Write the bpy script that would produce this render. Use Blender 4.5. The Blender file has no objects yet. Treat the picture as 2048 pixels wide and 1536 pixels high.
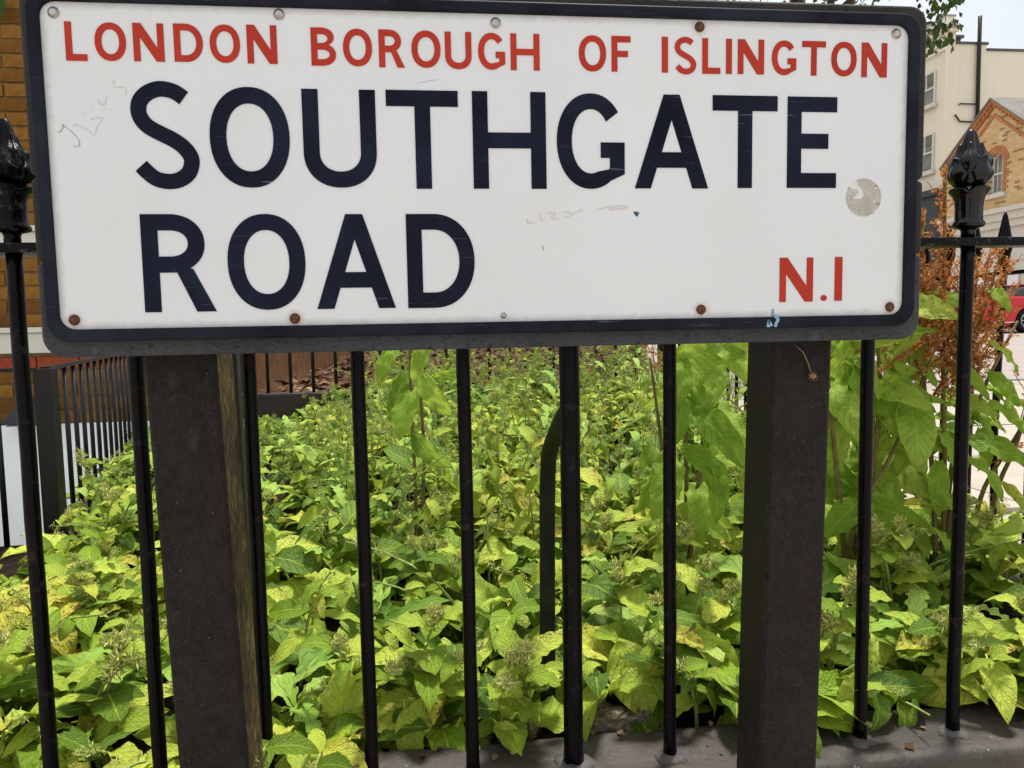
import bpy, bmesh, math, random
import numpy as np
from mathutils import Vector, Matrix, noise

# ------------------------------------------------------------------ camera, sky, sun, exposure
scene = bpy.context.scene
C = scene.collection
R_ = math.radians
CAMZ = 0.672
F_PX, IMG_W = 1460.0, 2048.0
YAW, PITCH, ROLL = 0.11168, 0.08154, -0.01870

cd = bpy.data.cameras.new('camera')
cam = bpy.data.objects.new('camera', cd)
C.objects.link(cam)
cd.sensor_width = 36.0
cd.lens = F_PX / IMG_W * 36.0
cd.clip_start = 0.02
cd.clip_end = 2000.0
_f = Vector((math.sin(YAW) * math.cos(PITCH), math.cos(YAW) * math.cos(PITCH), -math.sin(PITCH)))
_r = Vector((math.cos(YAW), -math.sin(YAW), 0))
_u = _r.cross(_f)
_r2 = _r * math.cos(ROLL) + _u * math.sin(ROLL)
_u2 = _u * math.cos(ROLL) - _r * math.sin(ROLL)
cam.matrix_world = Matrix(((_r2.x, _u2.x, -_f.x, 0), (_r2.y, _u2.y, -_f.y, 0), (_r2.z, _u2.z, -_f.z, CAMZ), (0, 0, 0, 1)))
scene.camera = cam

SUN_EL, SUN_AZ = R_(72), R_(38)      # azimuth measured from +Y towards +X: high, beyond the sign and to the right
world = bpy.data.worlds.new('World')
scene.world = world
world.use_nodes = True
wn = world.node_tree
wn.nodes.clear()
w_out = wn.nodes.new('ShaderNodeOutputWorld')
w_bg = wn.nodes.new('ShaderNodeBackground')
w_sky = wn.nodes.new('ShaderNodeTexSky')
w_sky.sky_type = 'NISHITA'
w_sky.sun_disc = False
w_sky.sun_elevation = SUN_EL
w_sky.sun_rotation = SUN_AZ
w_tc = wn.nodes.new('ShaderNodeTexCoord')
w_noise = wn.nodes.new('ShaderNodeTexNoise')
w_noise.inputs['Scale'].default_value = 2.2
w_noise.inputs['Detail'].default_value = 6
w_ramp = wn.nodes.new('ShaderNodeValToRGB')
w_ramp.color_ramp.elements[0].position = 0.30
w_ramp.color_ramp.elements[0].color = (0.62, 0.62, 0.62, 1)
w_ramp.color_ramp.elements[1].position = 0.62
w_ramp.color_ramp.elements[1].color = (0.97, 0.97, 0.97, 1)
w_mix = wn.nodes.new('ShaderNodeMixRGB')
w_mix.inputs[2].default_value = (10.2, 10.6, 10.9, 1)   # even cloud cover
wn.links.new(w_tc.outputs['Generated'], w_noise.inputs['Vector'])
wn.links.new(w_noise.outputs['Fac'], w_ramp.inputs['Fac'])
wn.links.new(w_ramp.outputs['Color'], w_mix.inputs[0])
wn.links.new(w_sky.outputs['Color'], w_mix.inputs[1])
wn.links.new(w_mix.outputs['Color'], w_bg.inputs['Color'])
w_bg.inputs['Strength'].default_value = 0.10
wn.links.new(w_bg.outputs['Background'], w_out.inputs['Surface'])

sd = bpy.data.lights.new('sun', 'SUN')
sd.energy = 5.0
sd.angle = R_(10)
sd.color = (1.0, 0.97, 0.92)
sun = bpy.data.objects.new('sun', sd)
C.objects.link(sun)
_sd = Vector((math.sin(SUN_AZ) * math.cos(SUN_EL), math.cos(SUN_AZ) * math.cos(SUN_EL), math.sin(SUN_EL)))
sun.rotation_euler = _sd.to_track_quat('Z', 'Y').to_euler()
sun.location = (0, -3, 6)

scene.view_settings.view_transform = 'Standard'
scene.view_settings.look = 'None'
scene.view_settings.exposure = 0.0
scene.view_settings.gamma = 1.0
scene.view_settings.use_curve_mapping = False
scene.render.engine = 'CYCLES'
scene.cycles.max_bounces = 6
scene.cycles.diffuse_bounces = 2
scene.cycles.transparent_max_bounces = 6
scene.cycles.use_denoising = True

# ------------------------------------------------------------------ helpers
rng = random.Random(7)
nrg = np.random.default_rng(11)

def tag(o, label, cat, group=None, kind=None):
    if label: o['label'] = label
    if cat: o['category'] = cat
    if group: o['group'] = group
    if kind: o['kind'] = kind
    return o

def thing(name, label, cat, loc=(0, 0, 0), group=None):
    o = bpy.data.objects.new(name, None)
    o.empty_display_size = 0.1
    C.objects.link(o)
    o.location = loc
    return tag(o, label, cat, group)

def wloc(o):
    v = Vector((0, 0, 0))
    while o is not None:
        v += o.location
        o = o.parent
    return v

def link(name, me, mat=None, parent=None, loc=None):
    o = bpy.data.objects.new(name, me)
    C.objects.link(o)
    if mat is not None and not me.materials:
        for m in (mat if isinstance(mat, (list, tuple)) else [mat]):
            me.materials.append(m)
    if parent is not None:
        o.parent = parent
    if loc is not None:
        o.location = loc
    return o

def obj(name, bm, mat, parent=None, smooth=False):
    """mesh given in world coordinates; stored relative to its parent"""
    me = bpy.data.meshes.new(name)
    if parent is not None:
        off = wloc(parent)
        bmesh.ops.translate(bm, verts=bm.verts, vec=-off)
    bm.normal_update()
    bm.to_mesh(me)
    bm.free()
    if smooth:
        me.polygons.foreach_set('use_smooth', [True] * len(me.polygons))
    return link(name, me, mat, parent)

def struct(name, bm, mat):
    o = obj(name, bm, mat)
    o['kind'] = 'structure'
    return o

def BM():
    return bmesh.new()

def box(bm, x0, x1, y0, y1, z0, z1, mi=0, bev=0.0):
    vs = [bm.verts.new(p) for p in ((x0, y0, z0), (x1, y0, z0), (x1, y1, z0), (x0, y1, z0), (x0, y0, z1), (x1, y0, z1), (x1, y1, z1), (x0, y1, z1))]
    fs = []
    for q in ((0, 3, 2, 1), (4, 5, 6, 7), (0, 1, 5, 4), (1, 2, 6, 5), (2, 3, 7, 6), (3, 0, 4, 7)):
        f = bm.faces.new([vs[i] for i in q])
        f.material_index = mi
        fs.append(f)
    if bev > 0:
        es = list({e for f in fs for e in f.edges})
        bmesh.ops.bevel(bm, geom=es, offset=bev, segments=2, affect='EDGES', profile=0.6)
    return vs

def quad(bm, a, b, c, d, mi=0):
    f = bm.faces.new([bm.verts.new(p) for p in (a, b, c, d)])
    f.material_index = mi
    return f

def prism(bm, pts, axis_vec, mi=0, cap=True):
    """extrude polygon pts (world) along axis_vec"""
    a = Vector(axis_vec)
    v0 = [bm.verts.new(p) for p in pts]
    v1 = [bm.verts.new(Vector(p) + a) for p in pts]
    n = len(pts)
    fs = []
    if cap:
        fs.append(bm.faces.new(v0[::-1])); fs.append(bm.faces.new(v1))
    for i in range(n):
        fs.append(bm.faces.new((v0[i], v0[(i + 1) % n], v1[(i + 1) % n], v1[i])))
    for f in fs:
        f.material_index = mi
    return fs

def tube(bm, pts, rad, n=8, mi=0, cap=True):
    pts = [Vector(p) for p in pts]
    k = len(pts)
    rads = rad if isinstance(rad, (list, tuple)) else [rad] * k
    rings = []
    t0 = (pts[1] - pts[0]).normalized()
    ref = Vector((0, 0, 1)) if abs(t0.z) < 0.9 else Vector((1, 0, 0))
    for i, p in enumerate(pts):
        t = (pts[min(i + 1, k - 1)] - pts[max(i - 1, 0)]).normalized()
        a = t.cross(ref)
        if a.length < 1e-5: a = t.orthogonal()
        a.normalize()
        b = t.cross(a)
        ref = -(b) if False else ref
        rings.append([bm.verts.new(p + (a * math.cos(2 * math.pi * j / n) + b * math.sin(2 * math.pi * j / n)) * rads[i]) for j in range(n)])
    for i in range(k - 1):
        for j in range(n):
            f = bm.faces.new((rings[i][j], rings[i][(j + 1) % n], rings[i + 1][(j + 1) % n], rings[i + 1][j]))
            f.material_index = mi
            f.smooth = True
    if cap:
        for rg in (rings[0][::-1], rings[-1]):
            f = bm.faces.new(rg); f.material_index = mi
    return rings

def lathe(bm, prof, c, n=24, mod=None, mi=0):
    rings = []
    for (r, z) in prof:
        rg = []
        for j in range(n):
            th = 2 * math.pi * j / n
            rr, zz = (r, z) if mod is None else mod(r, z, th)
            rg.append(bm.verts.new((c[0] + rr * math.cos(th), c[1] + rr * math.sin(th), c[2] + zz)))
        rings.append(rg)
    for i in range(len(rings) - 1):
        for j in range(n):
            f = bm.faces.new((rings[i][j], rings[i][(j + 1) % n], rings[i + 1][(j + 1) % n], rings[i + 1][j]))
            f.smooth = True
            f.material_index = mi
    bm.faces.new(rings[0][::-1]); bm.faces.new(rings[-1])

def flat_shape(name, loops, mat, parent, y_front, depth, bev=0.0, res=1):
    """loops: list of closed (x, z) outlines (holes included) filled, given thickness, facing -Y at y_front"""
    cu = bpy.data.curves.new(name, 'CURVE')
    cu.dimensions = '2D'
    cu.fill_mode = 'BOTH'
    cu.extrude = max(depth / 2 - bev, 1e-5)
    cu.bevel_depth = bev
    cu.bevel_resolution = res
    cu.offset = -bev
    for lp in loops:
        sp = cu.splines.new('POLY')
        sp.points.add(len(lp) - 1)
        for i, (x, z) in enumerate(lp):
            sp.points[i].co = (x, z, 0, 1)
        sp.use_cyclic_u = True
    tmp = bpy.data.objects.new(name, cu)
    me = bpy.data.meshes.new_from_object(tmp)
    bpy.data.objects.remove(tmp)
    bpy.data.curves.remove(cu)
    off = wloc(parent) if parent is not None else Vector()
    co = np.empty(len(me.vertices) * 3)
    me.vertices.foreach_get('co', co)
    co = co.reshape(-1, 3)
    out = np.stack([co[:, 0] - off.x, y_front + depth / 2 - co[:, 2] - off.y, co[:, 1] - off.z], 1)
    me.vertices.foreach_set('co', out.ravel())
    me.materials.clear()
    me.update()
    me.name = name
    return link(name, me, mat, parent)

def rrect(x0, x1, z0, z1, r, n=7):
    """rounded rectangle; r = one radius or (bl, br, tr, tl)"""
    rs = r if isinstance(r, (list, tuple)) else (r,) * 4
    out = []
    for (cx, cz, a0, rr) in ((x0, z0, 180, rs[0]), (x1, z0, 270, rs[1]), (x1, z1, 0, rs[2]), (x0, z1, 90, rs[3])):
        ccx = cx + (rr if cx == x0 else -rr)
        ccz = cz + (rr if cz == z0 else -rr)
        for i in range(n + 1):
            a = R_(a0 + 90 * i / n)
            out.append((ccx + rr * math.cos(a), ccz + rr * math.sin(a)))
    return out

def mesh_arrays(name, V, Q, UV=None, T=None, MI=None, smooth=True):
    me = bpy.data.meshes.new(name)
    V = np.asarray(V, np.float32); Q = np.asarray(Q, np.int32)
    me.vertices.add(len(V)); me.vertices.foreach_set('co', V.ravel())
    me.loops.add(Q.size); me.loops.foreach_set('vertex_index', Q.ravel())
    me.polygons.add(len(Q))
    me.polygons.foreach_set('loop_start', np.arange(0, Q.size, 4, dtype=np.int32))
    try: me.polygons.foreach_set('loop_total', np.full(len(Q), 4, np.int32))
    except Exception: pass
    if MI is not None: me.polygons.foreach_set('material_index', np.asarray(MI, np.int32))
    if UV is not None:
        uvl = me.uv_layers.new(name='UVMap')
        uvl.data.foreach_set('uv', np.asarray(UV, np.float32)[Q.ravel()].ravel())
    at = me.attributes.new('tint', 'FLOAT', 'POINT')
    at.data.foreach_set('value', np.zeros(len(V), np.float32) if T is None else np.asarray(T, np.float32))
    me.update(calc_edges=True)
    if smooth: me.polygons.foreach_set('use_smooth', np.ones(len(Q), bool))
    me.validate()
    return me

# ------------------------------------------------------------------ material helper
class MT:
    def __init__(self, name, rough=0.6, spec=0.4, metal=0.0):
        self.m = bpy.data.materials.new(name)
        self.m.use_nodes = True
        self.t = self.m.node_tree
        self.b = self.t.nodes['Principled BSDF']
        self.out = self.t.nodes['Material Output']
        self.b.inputs['Roughness'].default_value = rough
        self.b.inputs['Specular IOR Level'].default_value = spec
        self.b.inputs['Metallic'].default_value = metal
        self._tc = None
    def n(self, typ, **kw):
        nd = self.t.nodes.new(typ)
        for k, v in kw.items(): setattr(nd, k, v)
        return nd
    def l(self, a, b): self.t.links.new(a, b)
    def co(self, which='Object'):
        if self._tc is None: self._tc = self.n('ShaderNodeTexCoord')
        return self._tc.outputs[which]
    def mapping(self, scale=(1, 1, 1), src=None, rot=(0, 0, 0), loc=(0, 0, 0)):
        mp = self.n('ShaderNodeMapping')
        mp.inputs['Scale'].default_value = scale
        mp.inputs['Rotation'].default_value = rot
        mp.inputs['Location'].default_value = loc
        self.l(src or self.co(), mp.inputs['Vector'])
        return mp.outputs['Vector']
    def noise(self, scale, detail=4, rough=0.55, src=None, dist=0.0, out='Fac'):
        nd = self.n('ShaderNodeTexNoise')
        nd.inputs['Scale'].default_value = scale
        nd.inputs['Detail'].default_value = detail
        nd.inputs['Roughness'].default_value = rough
        nd.inputs['Distortion'].default_value = dist
        self.l(src or self.co(), nd.inputs['Vector'])
        return nd.outputs[out]
    def voro(self, scale, feature='F1', src=None):
        nd = self.n('ShaderNodeTexVoronoi', feature=feature)
        nd.inputs['Scale'].default_value = scale
        self.l(src or self.co(), nd.inputs['Vector'])
        return nd.outputs['Distance']
    def ramp(self, src, stops):
        nd = self.n('ShaderNodeValToRGB')
        e = nd.color_ramp.elements
        while len(e) < len(stops): e.new(0.5)
        for i, (p, c) in enumerate(stops):
            e[i].position = p
            e[i].color = (c, c, c, 1) if isinstance(c, (int, float)) else (*c, 1)
        self.l(src, nd.inputs['Fac'])
        return nd.outputs['Color']
    def mix(self, fac, a, b, mode='MIX'):
        nd = self.n('ShaderNodeMixRGB', blend_type=mode)
        for i, x in ((0, fac), (1, a), (2, b)):
            if isinstance(x, (int, float)): nd.inputs[i].default_value = x if i == 0 else (x, x, x, 1)
            elif isinstance(x, tuple): nd.inputs[i].default_value = (*x, 1)
            else: self.l(x, nd.inputs[i])
        return nd.outputs[0]
    def math(self, op, a, b=None, c=None, clamp=False):
        nd = self.n('ShaderNodeMath', operation=op, use_clamp=clamp)
        for i, x in enumerate((a, b, c)):
            if x is None: continue
            if isinstance(x, (int, float)): nd.inputs[i].default_value = x
            else: self.l(x, nd.inputs[i])
        return nd.outputs[0]
    def color(self, c):
        if isinstance(c, tuple): self.b.inputs['Base Color'].default_value = (*c, 1)
        else: self.l(c, self.b.inputs['Base Color'])
        return self
    def rough(self, r):
        self.l(r, self.b.inputs['Roughness']); return self
    def bump(self, h, strength=0.3, dist=0.002):
        nd = self.n('ShaderNodeBump')
        nd.inputs['Strength'].default_value = strength
        nd.inputs['Distance'].default_value = dist
        self.l(h, nd.inputs['Height'])
        self.l(nd.outputs['Normal'], self.b.inputs['Normal'])
        return self
    def rnd(self):
        return self.n('ShaderNodeObjectInfo').outputs['Random']

# ------------------------------------------------------------------ materials
def plain(name, col, rough=0.6, spec=0.3, var=0.15, scale=8.0, bump=0.0, metal=0.0, bscale=None):
    m = MT(name, rough, spec, metal)
    n1 = m.noise(scale, 5)
    lo = tuple(c * (1 - var) for c in col); hi = tuple(min(1, c * (1 + var)) for c in col)
    m.color(m.ramp(n1, [(0.3, lo), (0.7, hi)]))
    if bump: m.bump(m.noise(bscale or scale * 6, 4), bump, 0.002)
    return m.m

def mat_black_iron(name, rough=0.22, wear=0.0, fine=260.0):
    m = MT(name, rough, 0.12)
    base = m.ramp(m.noise(30, 4), [(0.3, (0.0012, 0.0009, 0.0018)), (0.75, (0.0027, 0.0022, 0.0038))])
    specks = m.ramp(m.noise(420, 2), [(0.735, 0.0), (0.78, 1.0)])
    col = m.mix(m.math('MULTIPLY', specks, 0.35), base, (0.22, 0.21, 0.22))
    if wear:
        w = m.ramp(m.noise(55, 6, 0.65), [(0.60 - wear * 0.1, 0.0), (0.70, 1.0)])
        col = m.mix(m.math('MULTIPLY', w, wear), col, (0.16, 0.155, 0.155))
    m.color(col)
    m.rough(m.ramp(m.noise(18, 5), [(0.3, rough * 0.8), (0.7, rough * 1.7)]))
    h = m.math('ADD', m.noise(fine, 3), m.math('MULTIPLY', m.noise(45, 3), 2.2))
    m.bump(h, 0.35, 0.0016)
    return m.m

def mat_plastic(name, c0, c1, stretch=(1, 1, 1), bump=0.45, rough=0.55, scale=60):
    m = MT(name, rough, 0.14)
    v = m.mapping(stretch)
    sw = m.noise(scale, 6, 0.62, v, dist=2.6)
    fib = m.noise(scale * 3.4, 4, 0.7, v, dist=6.0)
    blot = m.noise(9, 4)
    scf = m.ramp(m.noise(1.0, 5, 0.65, m.mapping((34, 34, 11))), [(0.64, 0.0), (0.74, 1.0)])
    col = m.mix(m.ramp(sw, [(0.32, 0.0), (0.72, 1.0)]), c0, c1)
    col = m.mix(m.math('MULTIPLY', m.ramp(fib, [(0.54, 0.0), (0.70, 1.0)]), 0.62), col, tuple(c * 3.2 for c in c1))
    col = m.mix(m.math('MULTIPLY', m.ramp(blot, [(0.45, 0.0), (0.7, 1.0)]), 0.25), col, tuple(c * 1.8 for c in c1))
    col = m.mix(m.math('MULTIPLY', scf, 0.5), col, tuple(c * 2.6 for c in c1))
    pit = m.ramp(m.noise(150, 4, 0.7), [(0.60, 0.0), (0.68, 1.0)])
    col = m.mix(m.math('MULTIPLY', pit, 0.75), col, tuple(c * 0.3 for c in c0))
    spk = m.ramp(m.noise(360, 2), [(0.735, 0.0), (0.775, 1.0)])
    col = m.mix(m.math('MULTIPLY', spk, 0.6), col, (0.35, 0.33, 0.33))
    m.color(col)
    m.rough(m.ramp(sw, [(0.3, rough * 0.8), (0.7, rough * 1.25)]))
    m.bump(m.math('ADD', sw, m.math('MULTIPLY', fib, 0.8)), bump, 0.0012)
    return m.m

def mat_paint_letter(name, c, c2, wear=0.5, edge=(0.5, 0.5, 0.52)):
    m = MT(name, 0.5, 0.07)
    base = m.mix(m.ramp(m.noise(14, 5), [(0.35, 0.0), (0.7, 1.0)]), c, c2)
    # thin pale scratches running almost level, and dust
    sv = m.mapping((9, 9, 520), rot=(0, R_(5), 0))
    scr = m.ramp(m.noise(1.0, 3, 0.5, sv), [(0.665, 0.0), (0.73, 1.0)])
    sv2 = m.mapping((14, 14, 420), rot=(0, R_(-24), 0))
    scr2 = m.ramp(m.noise(1.0, 3, 0.5, sv2), [(0.70, 0.0), (0.75, 1.0)])
    brk = m.ramp(m.noise(22, 3), [(0.5, 0.0), (0.62, 1.0)])
    s = m.math('MULTIPLY', m.math('MAXIMUM', scr, scr2), brk)
    spk = m.ramp(m.noise(600, 2), [(0.735, 0.0), (0.77, 1.0)])
    s = m.math('MAXIMUM', m.math('MULTIPLY', s, 0.7), m.math('MULTIPLY', spk, 0.6))
    m.color(m.mix(m.math('MULTIPLY', s, wear), base, edge))
    m.bump(m.noise(300, 3), 0.12, 0.0006)
    return m.m

def mat_sign_white():
    m = MT('sign_white_enamel', 0.34, 0.4)
    base = m.mix(m.ramp(m.noise(5, 5), [(0.3, 0.0), (0.75, 1.0)]), (0.725, 0.748, 0.780), (0.675, 0.697, 0.726))
    dust = m.ramp(m.noise(95, 6, 0.7), [(0.58, 0.0), (0.75, 1.0)])
    big = m.ramp(m.noise(11, 6, 0.7), [(0.50, 0.0), (0.72, 1.0)])
    col = m.mix(m.math('MULTIPLY', dust, 0.22), base, (0.56, 0.545, 0.525))
    col = m.mix(m.math('MULTIPLY', big, 0.14), col, (0.58, 0.58, 0.565))
    # dirt specks
    sp = m.ramp(m.noise(330, 2), [(0.76, 0.0), (0.80, 1.0)])
    col = m.mix(m.math('MULTIPLY', sp, 0.5), col, (0.25, 0.25, 0.27))
    # long faint scratches
    sv = m.mapping((5, 5, 260), rot=(0, R_(8), 0))
    scr = m.ramp(m.noise(1.0, 3, 0.5, sv), [(0.715, 0.0), (0.76, 1.0)])
    col = m.mix(m.math('MULTIPLY', scr, 0.26), col, (0.45, 0.45, 0.46))
    # rust bleeding round the screws
    wob = m.math('MULTIPLY', m.math('SUBTRACT', m.noise(140, 4), 0.5), 0.006)
    for (x, z, r, k) in RUST:
        vd = m.n('ShaderNodeVectorMath', operation='DISTANCE')
        m.l(m.co(), vd.inputs[0])
        vd.inputs[1].default_value = (x - SIGN[0], 0.750 - SIGN[1], z - SIGN[2])
        d = m.math('ADD', vd.outputs['Value'], wob)
        a = m.math('SUBTRACT', 1.0, m.math('DIVIDE', d, r), clamp=True)
        col = m.mix(m.math('MULTIPLY', m.math('POWER', a, 1.3), k, clamp=True), col, (0.40, 0.17, 0.06))
    sx = m.n('ShaderNodeSeparateXYZ'); m.l(m.co(), sx.inputs[0])
    ex = m.math('SUBTRACT', 0.4336, m.math('ABSOLUTE', m.math('SUBTRACT', sx.outputs[0], -0.0001)))
    ez = m.math('SUBTRACT', 0.1526, m.math('ABSOLUTE', m.math('SUBTRACT', sx.outputs[2], 0.8274)))
    ed = m.math('MINIMUM', ex, ez)
    gr = m.math('SUBTRACT', 1.0, m.math('DIVIDE', m.math('ADD', ed, m.math('MULTIPLY', m.math('SUBTRACT', m.noise(70, 5, 0.7), 0.5), 0.010)), 0.0075), clamp=True)
    col = m.mix(m.math('MULTIPLY', gr, 0.55), col, (0.30, 0.29, 0.27))
    for (x, z, r, k) in RUST:
        if k < 0.5: continue
        dx = m.math('ABSOLUTE', m.math('ADD', m.math('SUBTRACT', sx.outputs[0], x - SIGN[0]), m.math('MULTIPLY', m.math('SUBTRACT', m.noise(120, 3), 0.5), 0.004)))
        a = m.math('SUBTRACT', 1.0, m.math('DIVIDE', dx, 0.0032), clamp=True)
        dz = m.math('SUBTRACT', z, sx.outputs[2])
        bz = m.math('MULTIPLY', m.math('GREATER_THAN', dz, 0.0), m.math('SUBTRACT', 1.0, m.math('DIVIDE', dz, 0.014), clamp=True))
        col = m.mix(m.math('MULTIPLY', m.math('MULTIPLY', a, bz), 0.45), col, (0.42, 0.20, 0.08))
    m.color(col)
    m.bump(m.noise(60, 4), 0.05, 0.001)
    return m.m

SIGN = (0.0815, 0.78, 0.0)
SCREWS = [(-0.3397, 0.9699, 'zinc'), (-0.1351, 0.9737, 'zinc'), (0.0744, 0.9713, 'zinc'), (0.2849, 0.9729, 'rust'), (0.5009, 0.9713, 'zinc'),
          (-0.3394, 0.6840, 'rust'), (-0.1322, 0.6818, 'rust'), (0.0767, 0.6812, 'small'), (0.2872, 0.6839, 'rust'), (0.5008, 0.6832, 'rust')]
RUST = [(x, z, (0.011 if k == 'rust' else 0.008), (0.85 if k == 'rust' else 0.3)) for x, z, k in SCREWS if k != 'small']

def mat_brick(name, cols, bump=0.5):
    m = MT(name, 0.85, 0.2)
    r = m.rnd()
    c = m.ramp(r, [(i / (len(cols) - 1), c) for i, c in enumerate(cols)])
    n1 = m.noise(26, 6, 0.65)
    c = m.mix(m.ramp(n1, [(0.35, 0.0), (0.75, 0.55)]), c, tuple(x * 0.45 for x in cols[0]))
    sp = m.ramp(m.noise(120, 3), [(0.6, 0.0), (0.72, 0.5)])
    c = m.mix(sp, c, (0.05, 0.04, 0.03))
    m.color(c)
    m.bump(m.math('ADD', m.noise(90, 5), n1), bump, 0.004)
    return m.m

def mat_leaf(name, c_dark, c_mid, c_light, c_yell, retic=1.0, nveins=7.0, trans=0.20, spec=0.28, rough=0.55, brown=1.0, veincol=0.55):
    m = MT(name, rough, spec)
    at = m.n('ShaderNodeAttribute', attribute_name='tint')
    oi = m.n('ShaderNodeObjectInfo')
    sep = m.n('ShaderNodeSeparateColor')
    m.l(oi.outputs['Color'], sep.inputs[0])
    tint = m.math('ADD', at.outputs['Fac'], sep.outputs[0])
    uv = m.co('UV')
    sx = m.n('ShaderNodeSeparateXYZ')
    m.l(uv, sx.inputs[0])
    u, v = sx.outputs[0], sx.outputs[1]
    au = m.math('MULTIPLY', m.math('ABSOLUTE', m.math('SUBTRACT', u, 0.5)), 2.0)
    # side veins sweep forward from the midrib
    ph = m.math('FRACT', m.math('SUBTRACT', m.math('MULTIPLY', v, nveins), m.math('MULTIPLY', m.math('POWER', au, 0.8), 2.2)))
    side = m.math('ABSOLUTE', m.math('SUBTRACT', ph, 0.5))
    sidem = m.ramp(side, [(0.0, 1.0), (0.09, 0.0)])
    cb = m.n('ShaderNodeCombineXYZ')
    m.l(m.math('MULTIPLY', u, 2.2), cb.inputs[0]); m.l(m.math('MULTIPLY', v, 4.2), cb.inputs[1]); m.l(m.math('MULTIPLY', tint, 37.0), cb.inputs[2])
    cell = m.voro(4.2, 'DISTANCE_TO_EDGE', cb.outputs[0])
    net = m.ramp(cell, [(0.0, 1.0), (0.07, 0.0)])
    mid = m.ramp(au, [(0.0, 1.0), (0.07, 0.0)])
    base = m.ramp(tint, [(0.0, c_dark), (0.42, c_mid), (0.78, c_light), (0.97, c_yell)])
    mot = m.noise(2.4, 4, 0.6, cb.outputs[0])
    base = m.mix(m.ramp(mot, [(0.35, 0.0), (0.75, 0.45)]), base, c_mid)
    vm = m.math('MULTIPLY', m.math('MAXIMUM', m.math('MULTIPLY', net, 0.75 * retic), sidem), veincol, clamp=True)
    col = m.mix(vm, base, tuple(x * 0.42 for x in c_dark))
    col = m.mix(m.math('MULTIPLY', mid, 0.55), col, tuple(min(1, x * 1.35) for x in c_light))
    # browned, holed-looking blotches on the oldest leaves
    bn = m.noise(1.6, 5, 0.7, cb.outputs[0])
    edge = m.math('ADD', bn, m.math('MULTIPLY', m.math('MULTIPLY', au, v), 0.16))
    thr = m.math('SUBTRACT', edge, m.math('MULTIPLY', m.math('SUBTRACT', 1.0, tint), 0.26))
    bm_ = m.ramp(thr, [(0.575, 0.0), (0.64, brown)])
    col = m.mix(bm_, col, (0.16, 0.075, 0.025))
    m.color(col)
    h = m.math('SUBTRACT', m.math('MULTIPLY', cell, 1.8 * retic), m.math('ADD', sidem, mid))
    m.bump(m.math('ADD', h, m.math('MULTIPLY', m.noise(9.0, 5, 0.7, cb.outputs[0]), 1.0)), 0.6, 0.0026)
    tr = m.n('ShaderNodeBsdfTranslucent')
    m.l(m.mix(0.5, col, c_light), tr.inputs['Color'])
    ms = m.n('ShaderNodeMixShader')
    ms.inputs[0].default_value = trans
    m.l(m.b.outputs[0], ms.inputs[1]); m.l(tr.outputs[0], ms.inputs[2])
    m.l(ms.outputs[0], m.out.inputs['Surface'])
    return m.m

M = {}
M['iron'] = mat_black_iron('black_railing_paint', 0.24, wear=0.12)
M['finial'] = mat_black_iron('thick_glossy_black_paint', 0.17, fine=120.0)
M['finial'].node_tree.nodes['Principled BSDF'].inputs['Specular IOR Level'].default_value = 0.4
M['iron_worn'] = mat_black_iron('black_railing_paint_flaking', 0.24, wear=0.55)
M['iron_far'] = plain('dark_iron', (0.008, 0.0075, 0.008), 0.45, 0.3, 0.3, 40)
M['iron_mossy'] = plain('green_stained_iron', (0.012, 0.015, 0.006), 0.7, 0.2, 0.6, 30, 0.4)
M['plank_low'] = mat_plastic('sky_sheen_blue_black_plank', (0.020, 0.021, 0.025), (0.066, 0.070, 0.083), (1, 1, 4), 0.6, 0.40)  # bottom plank: paler, bluer copy of the plank, sky reflection put into its colour
M['plank'] = mat_plastic('black_recycled_plank', (0.014, 0.0120, 0.0112), (0.042, 0.037, 0.034), (1, 1, 4), 0.5, 0.45)
M['post'] = mat_plastic('brown_black_recycled_post', (0.0065, 0.0050, 0.0052), (0.026, 0.021, 0.0205), (1.6, 1.6, 1), 1.3, 0.5, 30)
def mat_fibre():
    m = MT('weathered_fibrous_face', 0.9, 0.15)
    v = m.mapping((260, 170, 55))
    n1 = m.noise(1.0, 6, 0.7, v, dist=0.6)
    n2 = m.noise(14, 4)
    c = m.ramp(n1, [(0.3, (0.018, 0.012, 0.006)), (0.50, (0.085, 0.062, 0.022)), (0.70, (0.27, 0.21, 0.10))])
    c = m.mix(m.ramp(n2, [(0.35, 0.75), (0.65, 0.0)]), c, (0.022, 0.016, 0.010))
    m.color(c); m.bump(n1, 0.9, 0.004)
    return m.m
M['fibre'] = mat_fibre()
M['white'] = mat_sign_white()
M['navy'] = mat_paint_letter('navy_black_sign_paint', (0.0055, 0.007, 0.016), (0.013, 0.017, 0.036), 0.5, (0.35, 0.36, 0.40))
M['rim'] = mat_paint_letter('navy_black_rim_paint', (0.0075, 0.009, 0.0135), (0.020, 0.024, 0.036), 0.5, (0.30, 0.33, 0.40))
M['red'] = mat_paint_letter('red_sign_paint', (0.46, 0.046, 0.028), (0.39, 0.038, 0.024), 0.16, (0.40, 0.22, 0.20))
M['zinc'] = plain('zinc_screw', (0.42, 0.40, 0.38), 0.32, 0.5, 0.4, 200, 0.3, 0.9)
M['rust'] = plain('rusty_screw', (0.13, 0.06, 0.032), 0.75, 0.2, 0.5, 300, 0.7)
M['plinth'] = plain('brown_painted_plinth', (0.078, 0.068, 0.062), 0.55, 0.35, 0.22, 14, 0.25, bscale=130)
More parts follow.
